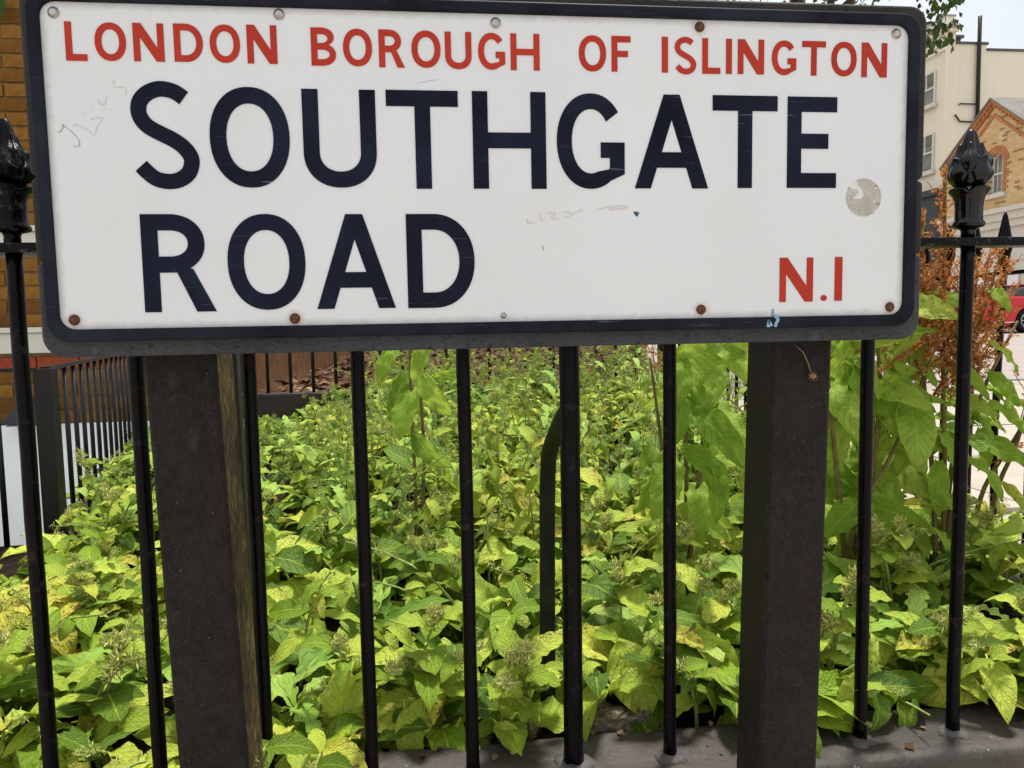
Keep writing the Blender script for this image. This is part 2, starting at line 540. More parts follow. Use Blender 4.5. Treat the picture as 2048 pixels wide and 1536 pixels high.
def mat_plinth():
    m = MT('brown_painted_plinth', 0.5, 0.35)
    c = m.mix(m.ramp(m.noise(7, 5), [(0.3, 0.0), (0.7, 1.0)]), (0.044, 0.035, 0.029), (0.098, 0.082, 0.070))
    pale = m.ramp(m.noise(60, 5, 0.7), [(0.60, 0.0), (0.72, 1.0)])
    c = m.mix(m.math('MULTIPLY', pale, 0.45), c, (0.20, 0.18, 0.16))
    crk = m.ramp(m.voro(26, 'DISTANCE_TO_EDGE', m.mapping((1, 1, 1), m.noise(9, 4, out='Color'))), [(0.0, 0.8), (0.02, 0.0)])
    c = m.mix(m.math('MULTIPLY', crk, m.ramp(m.noise(5, 3), [(0.5, 0.0), (0.6, 0.8)])), c, (0.02, 0.017, 0.015))
    st = m.ramp(m.noise(3.2, 6, 0.7), [(0.42, 0.0), (0.66, 1.0)])
    c = m.mix(m.math('MULTIPLY', st, 0.45), c, (0.048, 0.044, 0.034))
    drop = m.ramp(m.noise(115, 3), [(0.70, 0.0), (0.74, 1.0)])
    c = m.mix(m.math('MULTIPLY', drop, 0.7), c, (0.45, 0.43, 0.42))
    dk = m.ramp(m.noise(130, 4), [(0.62, 0.0), (0.68, 1.0)])
    c = m.mix(m.math('MULTIPLY', dk, 0.6), c, (0.02, 0.017, 0.015))
    m.color(c); m.bump(m.math('ADD', m.noise(90, 6, 0.7), m.math('MULTIPLY', m.noise(16, 4), 2)), 0.8, 0.003)
    return m.m
M['plinth'] = mat_plinth()
M['collar'] = plain('grey_grout_and_paint', (0.085, 0.078, 0.072), 0.7, 0.25, 0.5, 60, 0.6, bscale=200)
M['soil'] = plain('dark_soil', (0.018, 0.012, 0.008), 0.95, 0.1, 0.5, 30, 0.8, bscale=90)
M['earth'] = plain('brown_leafy_earth', (0.075, 0.038, 0.020), 0.95, 0.1, 0.4, 6, 0.8, bscale=60)
M['pavement'] = plain('pale_paving', (0.42, 0.365, 0.30), 0.85, 0.2, 0.12, 5, 0.2, bscale=120)
M['kerb'] = plain('granite_kerb', (0.33, 0.31, 0.29), 0.8, 0.2, 0.2, 12, 0.2, bscale=120)
M['road'] = plain('pale_worn_asphalt', (0.34, 0.285, 0.255), 0.9, 0.2, 0.1, 3, 0.3, bscale=80)
M['ground'] = plain('ground_dirt', (0.10, 0.08, 0.06), 0.95, 0.1, 0.3, 2, 0.3)
M['stock'] = mat_brick('orange_stock_brick', [(0.15, 0.062, 0.010), (0.25, 0.108, 0.017), (0.33, 0.155, 0.027), (0.19, 0.074, 0.012)])
M['redbrick'] = mat_brick('red_rubbed_brick', [(0.34, 0.062, 0.026), (0.42, 0.085, 0.034), (0.29, 0.05, 0.022)], 0.25)
M['mortar'] = plain('brown_mortar', (0.21, 0.135, 0.07), 0.95, 0.1, 0.25, 20, 0.4)
M['stonewhite'] = plain('cream_painted_stone', (0.66, 0.62, 0.53), 0.7, 0.3, 0.06, 6, 0.1)
M['renderwhite'] = plain('white_painted_render', (0.86, 0.865, 0.845), 0.75, 0.25, 0.05, 3, 0.15, bscale=40)
def mat_cream():
    m = MT('cream_stucco', 0.8, 0.2)
    c = m.mix(m.ramp(m.noise(0.5, 5), [(0.3, 0.0), (0.7, 1.0)]), (0.78, 0.70, 0.545), (0.83, 0.755, 0.605))
    stk = m.ramp(m.noise(1.0, 5, 0.6, m.mapping((3.0, 3.0, 0.22))), [(0.55, 0.0), (0.75, 1.0)])
    c = m.mix(m.math('MULTIPLY', stk, 0.22), c, (0.40, 0.34, 0.25))
    m.color(c); return m.m
M['cream'] = mat_cream()
M['lead'] = plain('dark_lead_coping', (0.10, 0.09, 0.10), 0.6, 0.3, 0.2, 3)
M['greystone'] = plain('grey_stone_coping', (0.36, 0.36, 0.35), 0.8, 0.2, 0.15, 3)
M['slate'] = plain('grey_roof_slate', (0.22, 0.205, 0.18), 0.8, 0.2, 0.2, 3)
M['chimney'] = plain('orange_chimney_brick', (0.36, 0.13, 0.06), 0.9, 0.1, 0.2, 4)
M['charcoal'] = plain('charcoal_shopfront_paint', (0.035, 0.035, 0.037), 0.5, 0.35, 0.12, 1)
M['pipe'] = plain('black_drainpipe', (0.022, 0.016, 0.016), 0.5, 0.3, 0.2, 4)
M['frame'] = plain('white_window_frame', (0.66, 0.65, 0.60), 0.5, 0.3, 0.05, 4)
M['blind'] = plain('olive_grey_blind', (0.17, 0.16, 0.11), 0.7, 0.2, 0.15, 2)
M['plastic_dark'] = plain('dark_grey_lamp_casing', (0.030, 0.030, 0.032), 0.5, 0.4, 0.15, 20)
gm = MT('window_glass', 0.22, 0.3)
gm.color(gm.ramp(gm.noise(0.9, 3), [(0.35, (0.13, 0.135, 0.105)), (0.7, (0.25, 0.255, 0.21))]))
M['glass'] = gm.m
def mat_gable_brick():
    m = MT('yellow_stock_brickwork', 0.9, 0.15)
    sx = m.n('ShaderNodeSeparateXYZ'); m.l(m.co(), sx.inputs[0])
    cb = m.n('ShaderNodeCombineXYZ')
    m.l(sx.outputs[1], cb.inputs[0]); m.l(sx.outputs[2], cb.inputs[1])
    bt = m.n('ShaderNodeTexBrick')
    bt.inputs['Scale'].default_value = 1.0
    bt.inputs['Brick Width'].default_value = 0.225
    bt.inputs['Row Height'].default_value = 0.075
    bt.inputs['Mortar Size'].default_value = 0.006
    bt.inputs['Bias'].default_value = -0.25
    bt.inputs['Color1'].default_value = (0.64, 0.43, 0.20, 1)
    bt.inputs['Color2'].default_value = (0.78, 0.58, 0.33, 1)
    bt.inputs['Mortar'].default_value = (0.52, 0.38, 0.21, 1)
    m.l(cb.outputs[0], bt.inputs['Vector'])
    # odd burnt bricks: one random value per brick
    row = m.math('FLOOR', m.math('DIVIDE', sx.outputs[2], 0.075))
    shift = m.math('MULTIPLY', m.math('MODULO', row, 2.0), 0.5)
    coln = m.math('FLOOR', m.math('ADD', m.math('DIVIDE', sx.outputs[1], 0.225), shift))
    cc = m.n('ShaderNodeCombineXYZ'); m.l(row, cc.inputs[0]); m.l(coln, cc.inputs[1])
    wn_ = m.n('ShaderNodeTexWhiteNoise', noise_dimensions='2D'); m.l(cc.outputs[0], wn_.inputs['Vector'])
    dark = m.math('GREATER_THAN', wn_.outputs['Value'], 0.91)
    pale = m.math('LESS_THAN', wn_.outputs['Value'], 0.08)
    c = m.mix(m.math('MULTIPLY', dark, 0.7), bt.outputs['Color'], (0.16, 0.10, 0.05))
    c = m.mix(m.math('MULTIPLY', pale, 0.6), c, (0.70, 0.58, 0.40))
    c = m.mix(m.ramp(m.noise(1.4, 4), [(0.4, 0.0), (0.75, 0.4)]), c, (0.66, 0.36, 0.11))
    m.color(c)
    return m.m
M['gable'] = mat_gable_brick()
M['orangebrick'] = plain('orange_rubbed_brick', (0.50, 0.21, 0.085), 0.85, 0.15, 0.2, 6)
M['carred'] = plain('red_car_paint', (0.55, 0.006, 0.012), 0.12, 0.6, 0.05, 2)
M['tyre'] = plain('black_rubber', (0.012, 0.012, 0.013), 0.8, 0.2, 0.2, 10)
M['alloy'] = plain('silver_alloy', (0.55, 0.55, 0.56), 0.3, 0.5, 0.1, 8, metal=0.9)
M['carglass'] = plain('dark_car_glass', (0.012, 0.014, 0.016), 0.05, 0.6, 0.1, 2)
M['chrome'] = plain('bright_trim', (0.75, 0.75, 0.76), 0.2, 0.5, 0.05, 8, metal=0.8)
M['taillight'] = plain('red_lamp_lens', (0.30, 0.005, 0.008), 0.15, 0.6, 0.1, 8)
M['leaf'] = mat_leaf('alkanet_leaf', veincol=0.32, trans=0.22, rough=0.46, spec=0.34, c_dark=(0.040, 0.110, 0.007), c_mid=(0.250, 0.385, 0.021), c_light=(0.620, 0.720, 0.090), c_yell=(0.66, 0.58, 0.07))
M['jag'] = mat_leaf('sowthistle_leaf', (0.10, 0.21, 0.02), (0.30, 0.49, 0.06), (0.47, 0.62, 0.13), (0.6, 0.58, 0.11), retic=0.35, nveins=5.0)
M['dock'] = mat_leaf('dock_leaf', (0.075, 0.19, 0.012), (0.28, 0.46, 0.036), (0.50, 0.63, 0.10), (0.62, 0.56, 0.08), retic=0.6, nveins=9.0, brown=0.9, veincol=0.30, trans=0.45)
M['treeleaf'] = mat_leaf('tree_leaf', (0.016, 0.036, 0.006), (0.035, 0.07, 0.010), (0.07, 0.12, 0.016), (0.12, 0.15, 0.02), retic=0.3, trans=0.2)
M['stem'] = plain('hairy_green_stem', (0.30, 0.37, 0.10), 0.8, 0.2, 0.3, 60, 0.3)
M['redstem'] = plain('reddish_dock_stem', (0.17, 0.13, 0.05), 0.8, 0.2, 0.4, 40, 0.3)
M['calyx'] = plain('dry_calyx', (0.52, 0.54, 0.17), 0.85, 0.15, 0.3, 120)
M['seed'] = None
def mat_seed():
    m = MT('rusty_dock_seed', 0.85, 0.15)
    at = m.n('ShaderNodeAttribute', attribute_name='tint')
    m.color(m.ramp(at.outputs['Fac'], [(0.0, (0.34, 0.11, 0.025)), (0.35, (0.48, 0.215, 0.088)), (0.7, (0.57, 0.37, 0.175)), (1.0, (0.38, 0.42, 0.13))]))
    tr = m.n('ShaderNodeBsdfTranslucent'); tr.inputs['Color'].default_value = (0.75, 0.32, 0.08, 1)
    ms = m.n('ShaderNodeMixShader'); ms.inputs[0].default_value = 0.35
    m.l(m.b.outputs[0], ms.inputs[1]); m.l(tr.outputs[0], ms.inputs[2]); m.l(ms.outputs[0], m.out.inputs['Surface'])
    return m.m
M['seed'] = mat_seed()
M['deadleaf'] = plain('dead_leaf', (0.10, 0.048, 0.022), 0.85, 0.15, 0.5, 12)
M['deadpale'] = plain('pale_dead_leaf', (0.22, 0.14, 0.07), 0.85, 0.15, 0.4, 12)
M['bark'] = plain('tree_bark', (0.055, 0.042, 0.030), 0.95, 0.1, 0.4, 8, 0.8, bscale=30)
def mat_rubble():
    m = MT('pale_rubble', 0.9, 0.15)
    c = m.mix(m.ramp(m.noise(60, 6, 0.7), [(0.35, 0.0), (0.65, 1.0)]), (0.14, 0.11, 0.075), (0.33, 0.29, 0.22))
    c = m.mix(m.ramp(m.noise(26, 5, 0.7), [(0.50, 0.0), (0.62, 0.85)]), c, (0.075, 0.030, 0.012))
    c = m.mix(m.ramp(m.noise(140, 4), [(0.58, 0.0), (0.68, 0.8)]), c, (0.05, 0.04, 0.03))
    m.color(c); m.bump(m.noise(120, 6, 0.7), 1.0, 0.004); return m.m
M['palestone'] = mat_rubble()
M['flowerblue'] = plain('small_blue_flower', (0.16, 0.22, 0.62), 0.6, 0.2, 0.2, 90)
def mat_residue():
    m = MT('grey_sticker_residue', 0.75, 0.2)
    c = m.mix(m.ramp(m.noise(60, 5, 0.65), [(0.35, 0.0), (0.7, 1.0)]), (0.37, 0.35, 0.315), (0.55, 0.53, 0.485))
    c = m.mix(m.ramp(m.noise(130, 4), [(0.56, 0.0), (0.68, 0.8)]), c, (0.24, 0.19, 0.16))
    c = m.mix(m.ramp(m.noise(85, 3), [(0.60, 0.0), (0.66, 0.9)]), c, (0.70, 0.69, 0.67))
    m.color(c); m.bump(m.noise(200, 4), 0.2, 0.0008)
    return m.m
M['residue'] = mat_residue()
M['residuepale'] = plain('pale_glue_residue', (0.66, 0.66, 0.655), 0.6, 0.2, 0.10, 90)
M['pencil'] = plain('pencil_grey', (0.40, 0.40, 0.42), 0.8, 0.2, 0.5, 220)
M['pencilfaint'] = plain('faint_pencil_grey', (0.61, 0.61, 0.62), 0.8, 0.2, 0.2, 220)
M['tape'] = plain('tape_residue', (0.62, 0.605, 0.56), 0.7, 0.2, 0.12, 200)
M['bluepaint'] = plain('pale_blue_paint', (0.22, 0.36, 0.52), 0.6, 0.3, 0.3, 150)
M['bluedark'] = plain('dark_blue_paint', (0.03, 0.10, 0.17), 0.6, 0.3, 0.4, 300)

# ================================================================== SETTING
# pavement sheet with the open lightwell left out; everything else of the ground
bm = BM()
for (x0, x1, y0, y1) in ((-60, -6, -60, 7.2), (-6, -1.25, -60, 2.16), (-1.25, 1.45, -60, 4.30), (1.45, 120, -60, 7.05)):
    quad(bm, (x0, y0, -0.022), (x1, y0, -0.022), (x1, y1, -0.022), (x0, y1, -0.022))
pavement = struct('pavement', bm, M['pavement'])
slab_meshes = []
for k in range(3):
    b = BM(); box(b, -0.296, 0.296, -0.446, 0.446, -0.02, 0.0, bev=0.004)
    me = bpy.data.meshes.new('paving_slab'); b.to_mesh(me); b.free(); me.materials.append(M['pavement']); slab_meshes.append(me)
for i in range(9):
    for j in range(5):
        y = 2.75 + j * 0.9 + 0.0
        x = 1.80 + i * 0.6 + (0.3 if j % 2 else 0.0)
        if x / y > 1.25: continue
        o = link('paving_slab', slab_meshes[(i + j) % 3], parent=pavement, loc=(x, y, rng.uniform(-0.003, 0.002)))
        o.rotation_euler = (rng.uniform(-.003, .003), rng.uniform(-.003, .003), 0)
kb = BM(); box(kb, -0.447, 0.447, -0.072, 0.072, -0.14, 0.002, bev=0.012)
kme = bpy.data.meshes.new('kerb_stone'); kb.to_mesh(kme); kb.free(); kme.materials.append(M['kerb'])
for i in range(14):
    link('kerb_stone', kme, parent=pavement, loc=(1.9 + i * 0.9, 7.125, rng.uniform(-0.004, 0.003)))
bm = BM()
prof = [(7.20, -0.11), (9, -0.07), (12, 0.02), (15, 0.11), (18, 0.185), (24, 0.20), (60, 0.22), (400, 0.3)]
for (ya, za), (yb, zb) in zip(prof, prof[1:]):
    quad(bm, (1.45, ya, za), (400, ya, za), (400, yb, zb), (1.45, yb, zb))
bmesh.ops.remove_doubles(bm, verts=bm.verts, dist=1e-4)
road = struct('road', bm, M['road'])
bm = BM()
quad(bm, (-400, 7.2, -0.03), (1.45, 7.2, -0.03), (1.45, 400, -0.03), (-400, 400, -0.03))
quad(bm, (-6, 2.16, -1.6), (-1.25, 2.16, -1.6), (-1.25, 4.36, -1.6), (-6, 4.36, -1.6))
struct('ground', bm, M['ground'])
# brown bank of earth behind the low back wall
bm = BM()
nx, ny = 16, 24
g = [[bm.verts.new((-1.05 + (2.38 + 0.30 * (j / ny) ** 1.6 * 12.0) * i / nx, 4.30 + (j / ny) ** 1.6 * 12.0, 0.255 + 0.045 * noise.noise(Vector((i * .6, j * .5, 1.3))) * (0.2 + j / ny) + 0.05 * j / ny)) for i in range(nx + 1)] for j in range(ny + 1)]
for j in range(ny):
    for i in range(nx): bm.faces.new((g[j][i], g[j][i + 1], g[j + 1][i + 1], g[j + 1][i])).smooth = True
struct('earth_bank', bm, M['earth'])
# planting bed
def soil_z(x, y): return 0.045 + 0.035 * noise.noise(Vector((x * 3, y * 3, 0.7))) + 0.02 * max(0, y - 1.2)
bm = BM()
nx, ny = 30, 36
def bed_x(y, t):
    xl = -2.2 if y < 2.16 else -1.06 - 0.2 * (y - 2.16)
    xr = 1.36 if y > 1.0 else 3.0
    return xl + (xr - xl) * t
g = []
for j in range(ny + 1):
    y = 0.995 + j / ny * 3.15
    g.append([bm.verts.new((bed_x(y, i / nx), y, soil_z(bed_x(y, i / nx), y))) for i in range(nx + 1)])
for j in range(ny):
    for i in range(nx): bm.faces.new((g[j][i], g[j][i + 1], g[j + 1][i + 1], g[j + 1][i])).smooth = True
struct('soil_bed', bm, M['soil'])

# near plinth
bm = BM()
segs = 420
prof = [(0.874, -0.02), (0.8725, 0.03), (0.872, 0.068), (0.8745, 0.077), (0.880, 0.0805)]
prof += [(0.880 + 0.105 * k / 16, 0.0815) for k in range(1, 17)]
prof += [(0.992, 0.078), (0.998, 0.070), (1.002, 0.03), (1.003, 0.0)]
rings = []
for i in range(segs + 1):
    x = -1.7 + 4.4 * i / segs
    row = []
    for y, z in prof:
        top = z > 0.05
        n1 = noise.noise(Vector((x * 7, y * 14, 5))); n2 = noise.noise(Vector((x * 38, y * 38, 1))); n3 = noise.noise(Vector((x * 110, y * 110, 3)))
        chip = max(0.0, noise.noise(Vector((x * 22, y * 22, 8))) - 0.34) * 0.010
        row.append(bm.verts.new((x, y + 0.004 * noise.noise(Vector((x * 9, y * 11, 2))) + 0.0012 * n2, z + ((0.0032 * n1 + 0.0013 * n2 + 0.0006 * n3 - chip) if top else 0))))
    rings.append(row)
for i in range(segs):
    for j in range(len(prof) - 1):
        bm.faces.new((rings[i][j], rings[i + 1][j], rings[i + 1][j + 1], rings[i][j + 1])).smooth = True
plinth = obj('plinth', bm, M['plinth'])
tag(plinth, 'low brown painted plinth that the front row of railing bars stands on', 'wall')

# ================================================================== NEAR RAILING
FZ = 0.776
def finial_bm(cx, cy, z0, n=72):
    b = BM()
    lowp = [(0.0088, -0.001), (0.0086, 0.010), (0.0100, 0.0135), (0.0185, 0.0160), (0.0203, 0.0190), (0.0196, 0.0225), (0.0172, 0.0250),
            (0.0170, 0.0330), (0.0172, 0.0430), (0.0178, 0.0520), (0.0195, 0.0600), (0.0235, 0.0655), (0.0262, 0.0685), (0.0255, 0.0705), (0.0200, 0.0715), (0.0168, 0.0735)]
    def mod_low(r, z, th):
        if z > 0.055:
            k = (z - 0.055) / 0.016
            s = abs(math.sin(2 * th))
            return r * (1 - 0.16 * k * (1 - s) ** 2), z - 0.006 * min(k, 1) * (1 - s) ** 1.5
        if 0.026 < z <= 0.055:
            return r * (1 - 0.05 * math.exp(-((math.sin(2 * th)) / 0.18) ** 2)), z
        return r, z
    lathe(b, lowp, (cx, cy, z0), n, mod_low)
    topp = [(0.0150, 0.0715), (0.0190, 0.0760), (0.0222, 0.0830), (0.0228, 0.0900), (0.0218, 0.1000), (0.0200, 0.1080), (0.0172, 0.1150), (0.0140, 0.1195),
            (0.0122, 0.1240), (0.0110, 0.1290), (0.0096, 0.1350), (0.0080, 0.1420), (0.0062, 0.1480), (0.0036, 0.1518), (0.0008, 0.1528)]
    def mod_top(r, z, th):
        d = abs(((th / (math.pi / 2)) % 1.0) - 0.5)
        return r * (1 - 0.20 * math.exp(-((d - 0.0) / 0.07) ** 2) + 0.07 * math.cos(4 * th)), z
    lathe(b, topp, (cx, cy, z0), 32, mod_top)
    def petal(th0, prof, half, lobes):
        nv, nu = 18, 10
        def at(v, u, inset):
            f = v * (len(prof) - 1); i = min(int(f), len(prof) - 2); t = f - i
            r = prof[i][0] + (prof[i + 1][0] - prof[i][0]) * t; z = prof[i][1] + (prof[i + 1][1] - prof[i][1]) * t
            w = half * (0.55 + 0.45 * math.sin(math.pi * min(1, v * 1.15 + 0.12))) * (1 - max(0, v - 0.72) * 2.6)
            w *= 1 - 0.16 * abs(math.sin(v * math.pi * lobes))
            rr = r * (1 - 0.10 * u * u) + 0.0016 * math.exp(-(u / 0.14) ** 2) - 0.0012 * math.exp(-((abs(u) - 0.3) / 0.12) ** 2) + 0.0016 * math.exp(-((abs(u) - 0.72) / 0.2) ** 2) * abs(math.sin(v * math.pi * lobes + 0.8)) - inset
            th = th0 + u * w
            return b.verts.new((cx + rr * math.cos(th), cy + rr * math.sin(th), z0 + z + 0.0012 * abs(u) * math.sin(v * 9)))
        O = [[at(i / nv, -1 + 2 * j / nu, 0) for j in range(nu + 1)] for i in range(nv + 1)]
        I = [[at(i / nv, -1 + 2 * j / nu, 0.0045) for j in range(nu + 1)] for i in range(nv + 1)]
        for i in range(nv):
            for j in range(nu):
                b.faces.new((O[i][j], O[i][j + 1], O[i + 1][j + 1], O[i + 1][j])).smooth = True
                b.faces.new((I[i][j], I[i + 1][j], I[i + 1][j + 1], I[i][j + 1])).smooth = True
            b.faces.new((O[i][0], O[i + 1][0], I[i + 1][0], I[i][0])); b.faces.new((O[i][nu], I[i][nu], I[i + 1][nu], O[i + 1][nu]))
        for j in range(nu):
            b.faces.new((O[nv][j], O[nv][j + 1], I[nv][j + 1], I[nv][j])); b.faces.new((O[0][j], I[0][j], I[0][j + 1], O[0][j + 1]))
    low = [(0.0165, 0.0735), (0.0215, 0.0765), (0.0265, 0.0815), (0.0290, 0.0870), (0.0282, 0.0925), (0.0262, 0.0975), (0.0248, 0.1020), (0.0240, 0.1060), (0.0246, 0.1095), (0.0262, 0.1115)]
    up = [(0.0215, 0.0930), (0.0242, 0.1000), (0.0246, 0.1060), (0.0232, 0.1115), (0.0200, 0.1165), (0.0160, 0.1215), (0.0138, 0.1275), (0.0122, 0.1330)]
    for k in range(4):
        petal(math.pi / 4 + k * math.pi / 2, low, 0.74, 2.6)
        petal(k * math.pi / 2, up, 0.62, 2.2)
    bmesh.ops.recalc_face_normals(b, faces=b.faces)
    return b

BAR_Y = 0.92
BARS = [-0.871, -0.740, -0.609, -0.4783, -0.3501, -0.2198, -0.0889, 0.0418, 0.1772, 0.3100, 0.4470, 0.5846, 0.7246, 0.857, 0.990, 1.123, 1.256]
THICK = 8
railing = thing('iron_railing', 'glossy black iron railing with leaf finials standing on the front plinth', 'railing', (0.0, BAR_Y, 0.08))
bm = BM()
box(bm, -1.0, 1.5, BAR_Y - 0.017, BAR_Y + 0.017, FZ - 0.0115, FZ, bev=0.0022)
obj('rail', bm, M['iron_worn'], railing, True)
def wob_bar(cx, r, z0, z1, seed, n=12):
    b = BM()
    k = 26
    pts, rads = [], []
    for i in range(k + 1):
        t = i / k
        z = z0 + (z1 - z0) * t
        pts.append((cx + 0.0007 * noise.noise(Vector((seed, z * 9, 0))), BAR_Y + 0.0007 * noise.noise(Vector((seed, z * 9, 4))), z))
        rr = r * (1 + 0.035 * noise.noise(Vector((seed * 3.1, z * 40, 8))))
        if z < z0 + 0.018: rr *= 1.0 + 0.16 * (1 - (z - z0) / 0.018)
        rads.append(rr)
    tube(b, pts, rads, n)
    return b
fin_src = None
cb0 = BM()
lathe(cb0, [(0.021, -0.006), (0.0195, 0.0012), (0.0155, 0.0036), (0.0115, 0.0062), (0.0085, 0.0075)], (0, 0, 0), 18,
      lambda r, z, th: (r * (1 + 0.16 * math.sin(3 * th + 1) + 0.08 * math.sin(7 * th)), z + 0.0008 * math.sin(5 * th)))
collar_me = bpy.data.meshes.new('base_collar'); cb0.to_mesh(collar_me); cb0.free(); collar_me.materials.append(M['collar'])
for i, x in enumerate(BARS):
    r = 0.0131 if i == THICK else 0.0087
    z0, z1 = 0.077, FZ - 0.006
    br = obj('bar', wob_bar(x, r, z0, z1, i + 1.7), M['iron'], railing)
    co_ = link('base_collar', collar_me, parent=br)
    co_.location = Vector((x, BAR_Y, 0.0815)) - wloc(br)
    co_.rotation_euler = (0, 0, i * 1.3)
    if i == THICK: co_.scale = (1.4, 1.4, 1.2)
    if i == THICK:
        br['label'] = 'thicker main bar with a bent stay behind it'
    if fin_src is None:
        fin_src = finial_bm(0, 0, 0)
        fme = bpy.data.meshes.new('finial'); fin_src.to_mesh(fme); fin_src.free()
        fme.materials.append(M['finial'])
        fworn = fme.copy(); fworn.materials.clear(); fworn.materials.append(M['iron_worn'])
    fo = link('finial', fworn if abs(x + 0.4783) < 1e-4 else fme, parent=br)
    fo.location = (x - wloc(br).x, BAR_Y - wloc(br).y, FZ - 0.0005 - wloc(br).z)
    fo.rotation_euler = (0, 0, R_(-45 + 8 + 4 * math.sin(i)))
    fo.scale = (1.25, 1.25, 1.10) if i == THICK else (1.0, 1.0, 0.94)
# bent stay behind the thick bar
bm = BM()
path = [(0.1772, 0.927, 0.560), (0.1765, 0.955, 0.548), (0.1755, 1.00, 0.524), (0.1745, 1.045, 0.497), (0.1735, 1.070, 0.474), (0.173, 1.080, 0.440), (0.172, 1.082, 0.40), (0.170, 1.082, 0.25), (0.168, 1.082, 0.03)]
sm_ = []
for a, b_ in zip(path, path[1:]):
    for k in range(4): sm_.append(Vector(a).lerp(Vector(b_), k / 4))
sm_.append(Vector(path[-1]))
tube(bm, sm_, 0.0122, 12)
o = obj('stay', bm, M['iron_mossy'], railing)

# square stake standing in the bed behind the left post
bm = BM()
vs = box(bm, -0.302, -0.284, 1.142, 1.160, 0.02, 0.68)
for v in vs:
    if v.co.z > 0.3: v.co.x -= 0.006
tag(obj('iron_stake', bm, M['iron_far']), 'thin dark square stake standing in the foliage behind the left sign post', 'stake')

# ================================================================== STREET SIGN
D = 0.7502
sign = thing('street_sign', 'white street name sign with navy and red lettering on two dark posts', 'street sign', SIGN)
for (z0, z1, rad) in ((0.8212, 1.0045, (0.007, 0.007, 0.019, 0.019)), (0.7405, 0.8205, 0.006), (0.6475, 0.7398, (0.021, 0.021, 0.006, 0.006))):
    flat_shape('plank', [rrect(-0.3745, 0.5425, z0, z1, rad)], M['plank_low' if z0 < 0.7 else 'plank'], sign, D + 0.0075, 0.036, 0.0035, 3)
flat_shape('rim', [rrect(-0.3645, 0.5285, 0.6628, 0.9918, 0.021), rrect(-0.3521, 0.5149, 0.6749, 0.9799, 0.014)], M['rim'], sign, D - 0.0038, 0.0105, 0.0026, 3)
flat_shape('plate', [rrect(-0.3535, 0.5163, 0.6735, 0.9813, 0.015)], M['white'], sign, D, 0.0035)

def ell(cx, cz, a, b, t0, t1, n=20, p=2.15):
    out = []
    for i in range(n + 1):
        t = R_(t0 + (t1 - t0) * i / n)
        c, s = math.cos(t), math.sin(t)
        out.append((cx + a * math.copysign(abs(c) ** (2 / p), c), cz + b * math.copysign(abs(s) ** (2 / p), s)))
    return out
def catmull(P, n=6):
    P = [np.array(p, float) for p in P]
    Q = [2 * P[0] - P[1]] + P + [2 * P[-1] - P[-2]]
    out = []
    for i in range(1, len(Q) - 2):
        for k in range(n):
            t = k / n
            out.append(0.5 * ((2 * Q[i]) + (-Q[i - 1] + Q[i + 1]) * t + (2 * Q[i - 1] - 5 * Q[i] + 4 * Q[i + 1] - Q[i + 2]) * t * t + (-Q[i - 1] + 3 * Q[i] - 3 * Q[i + 1] + Q[i + 2]) * t ** 3))
    out.append(P[-1])
    return out
S_MID = [(1086, 572), (1040, 540), (985, 523), (930, 523), (870, 549), (830, 592), (818, 645), (832, 697), (872, 742), (940, 780), (1010, 815), (1070, 858), (1108, 910), (1114, 955), (1092, 1012), (1040, 1050), (975, 1062), (905, 1048), (855, 1012), (816, 971)]
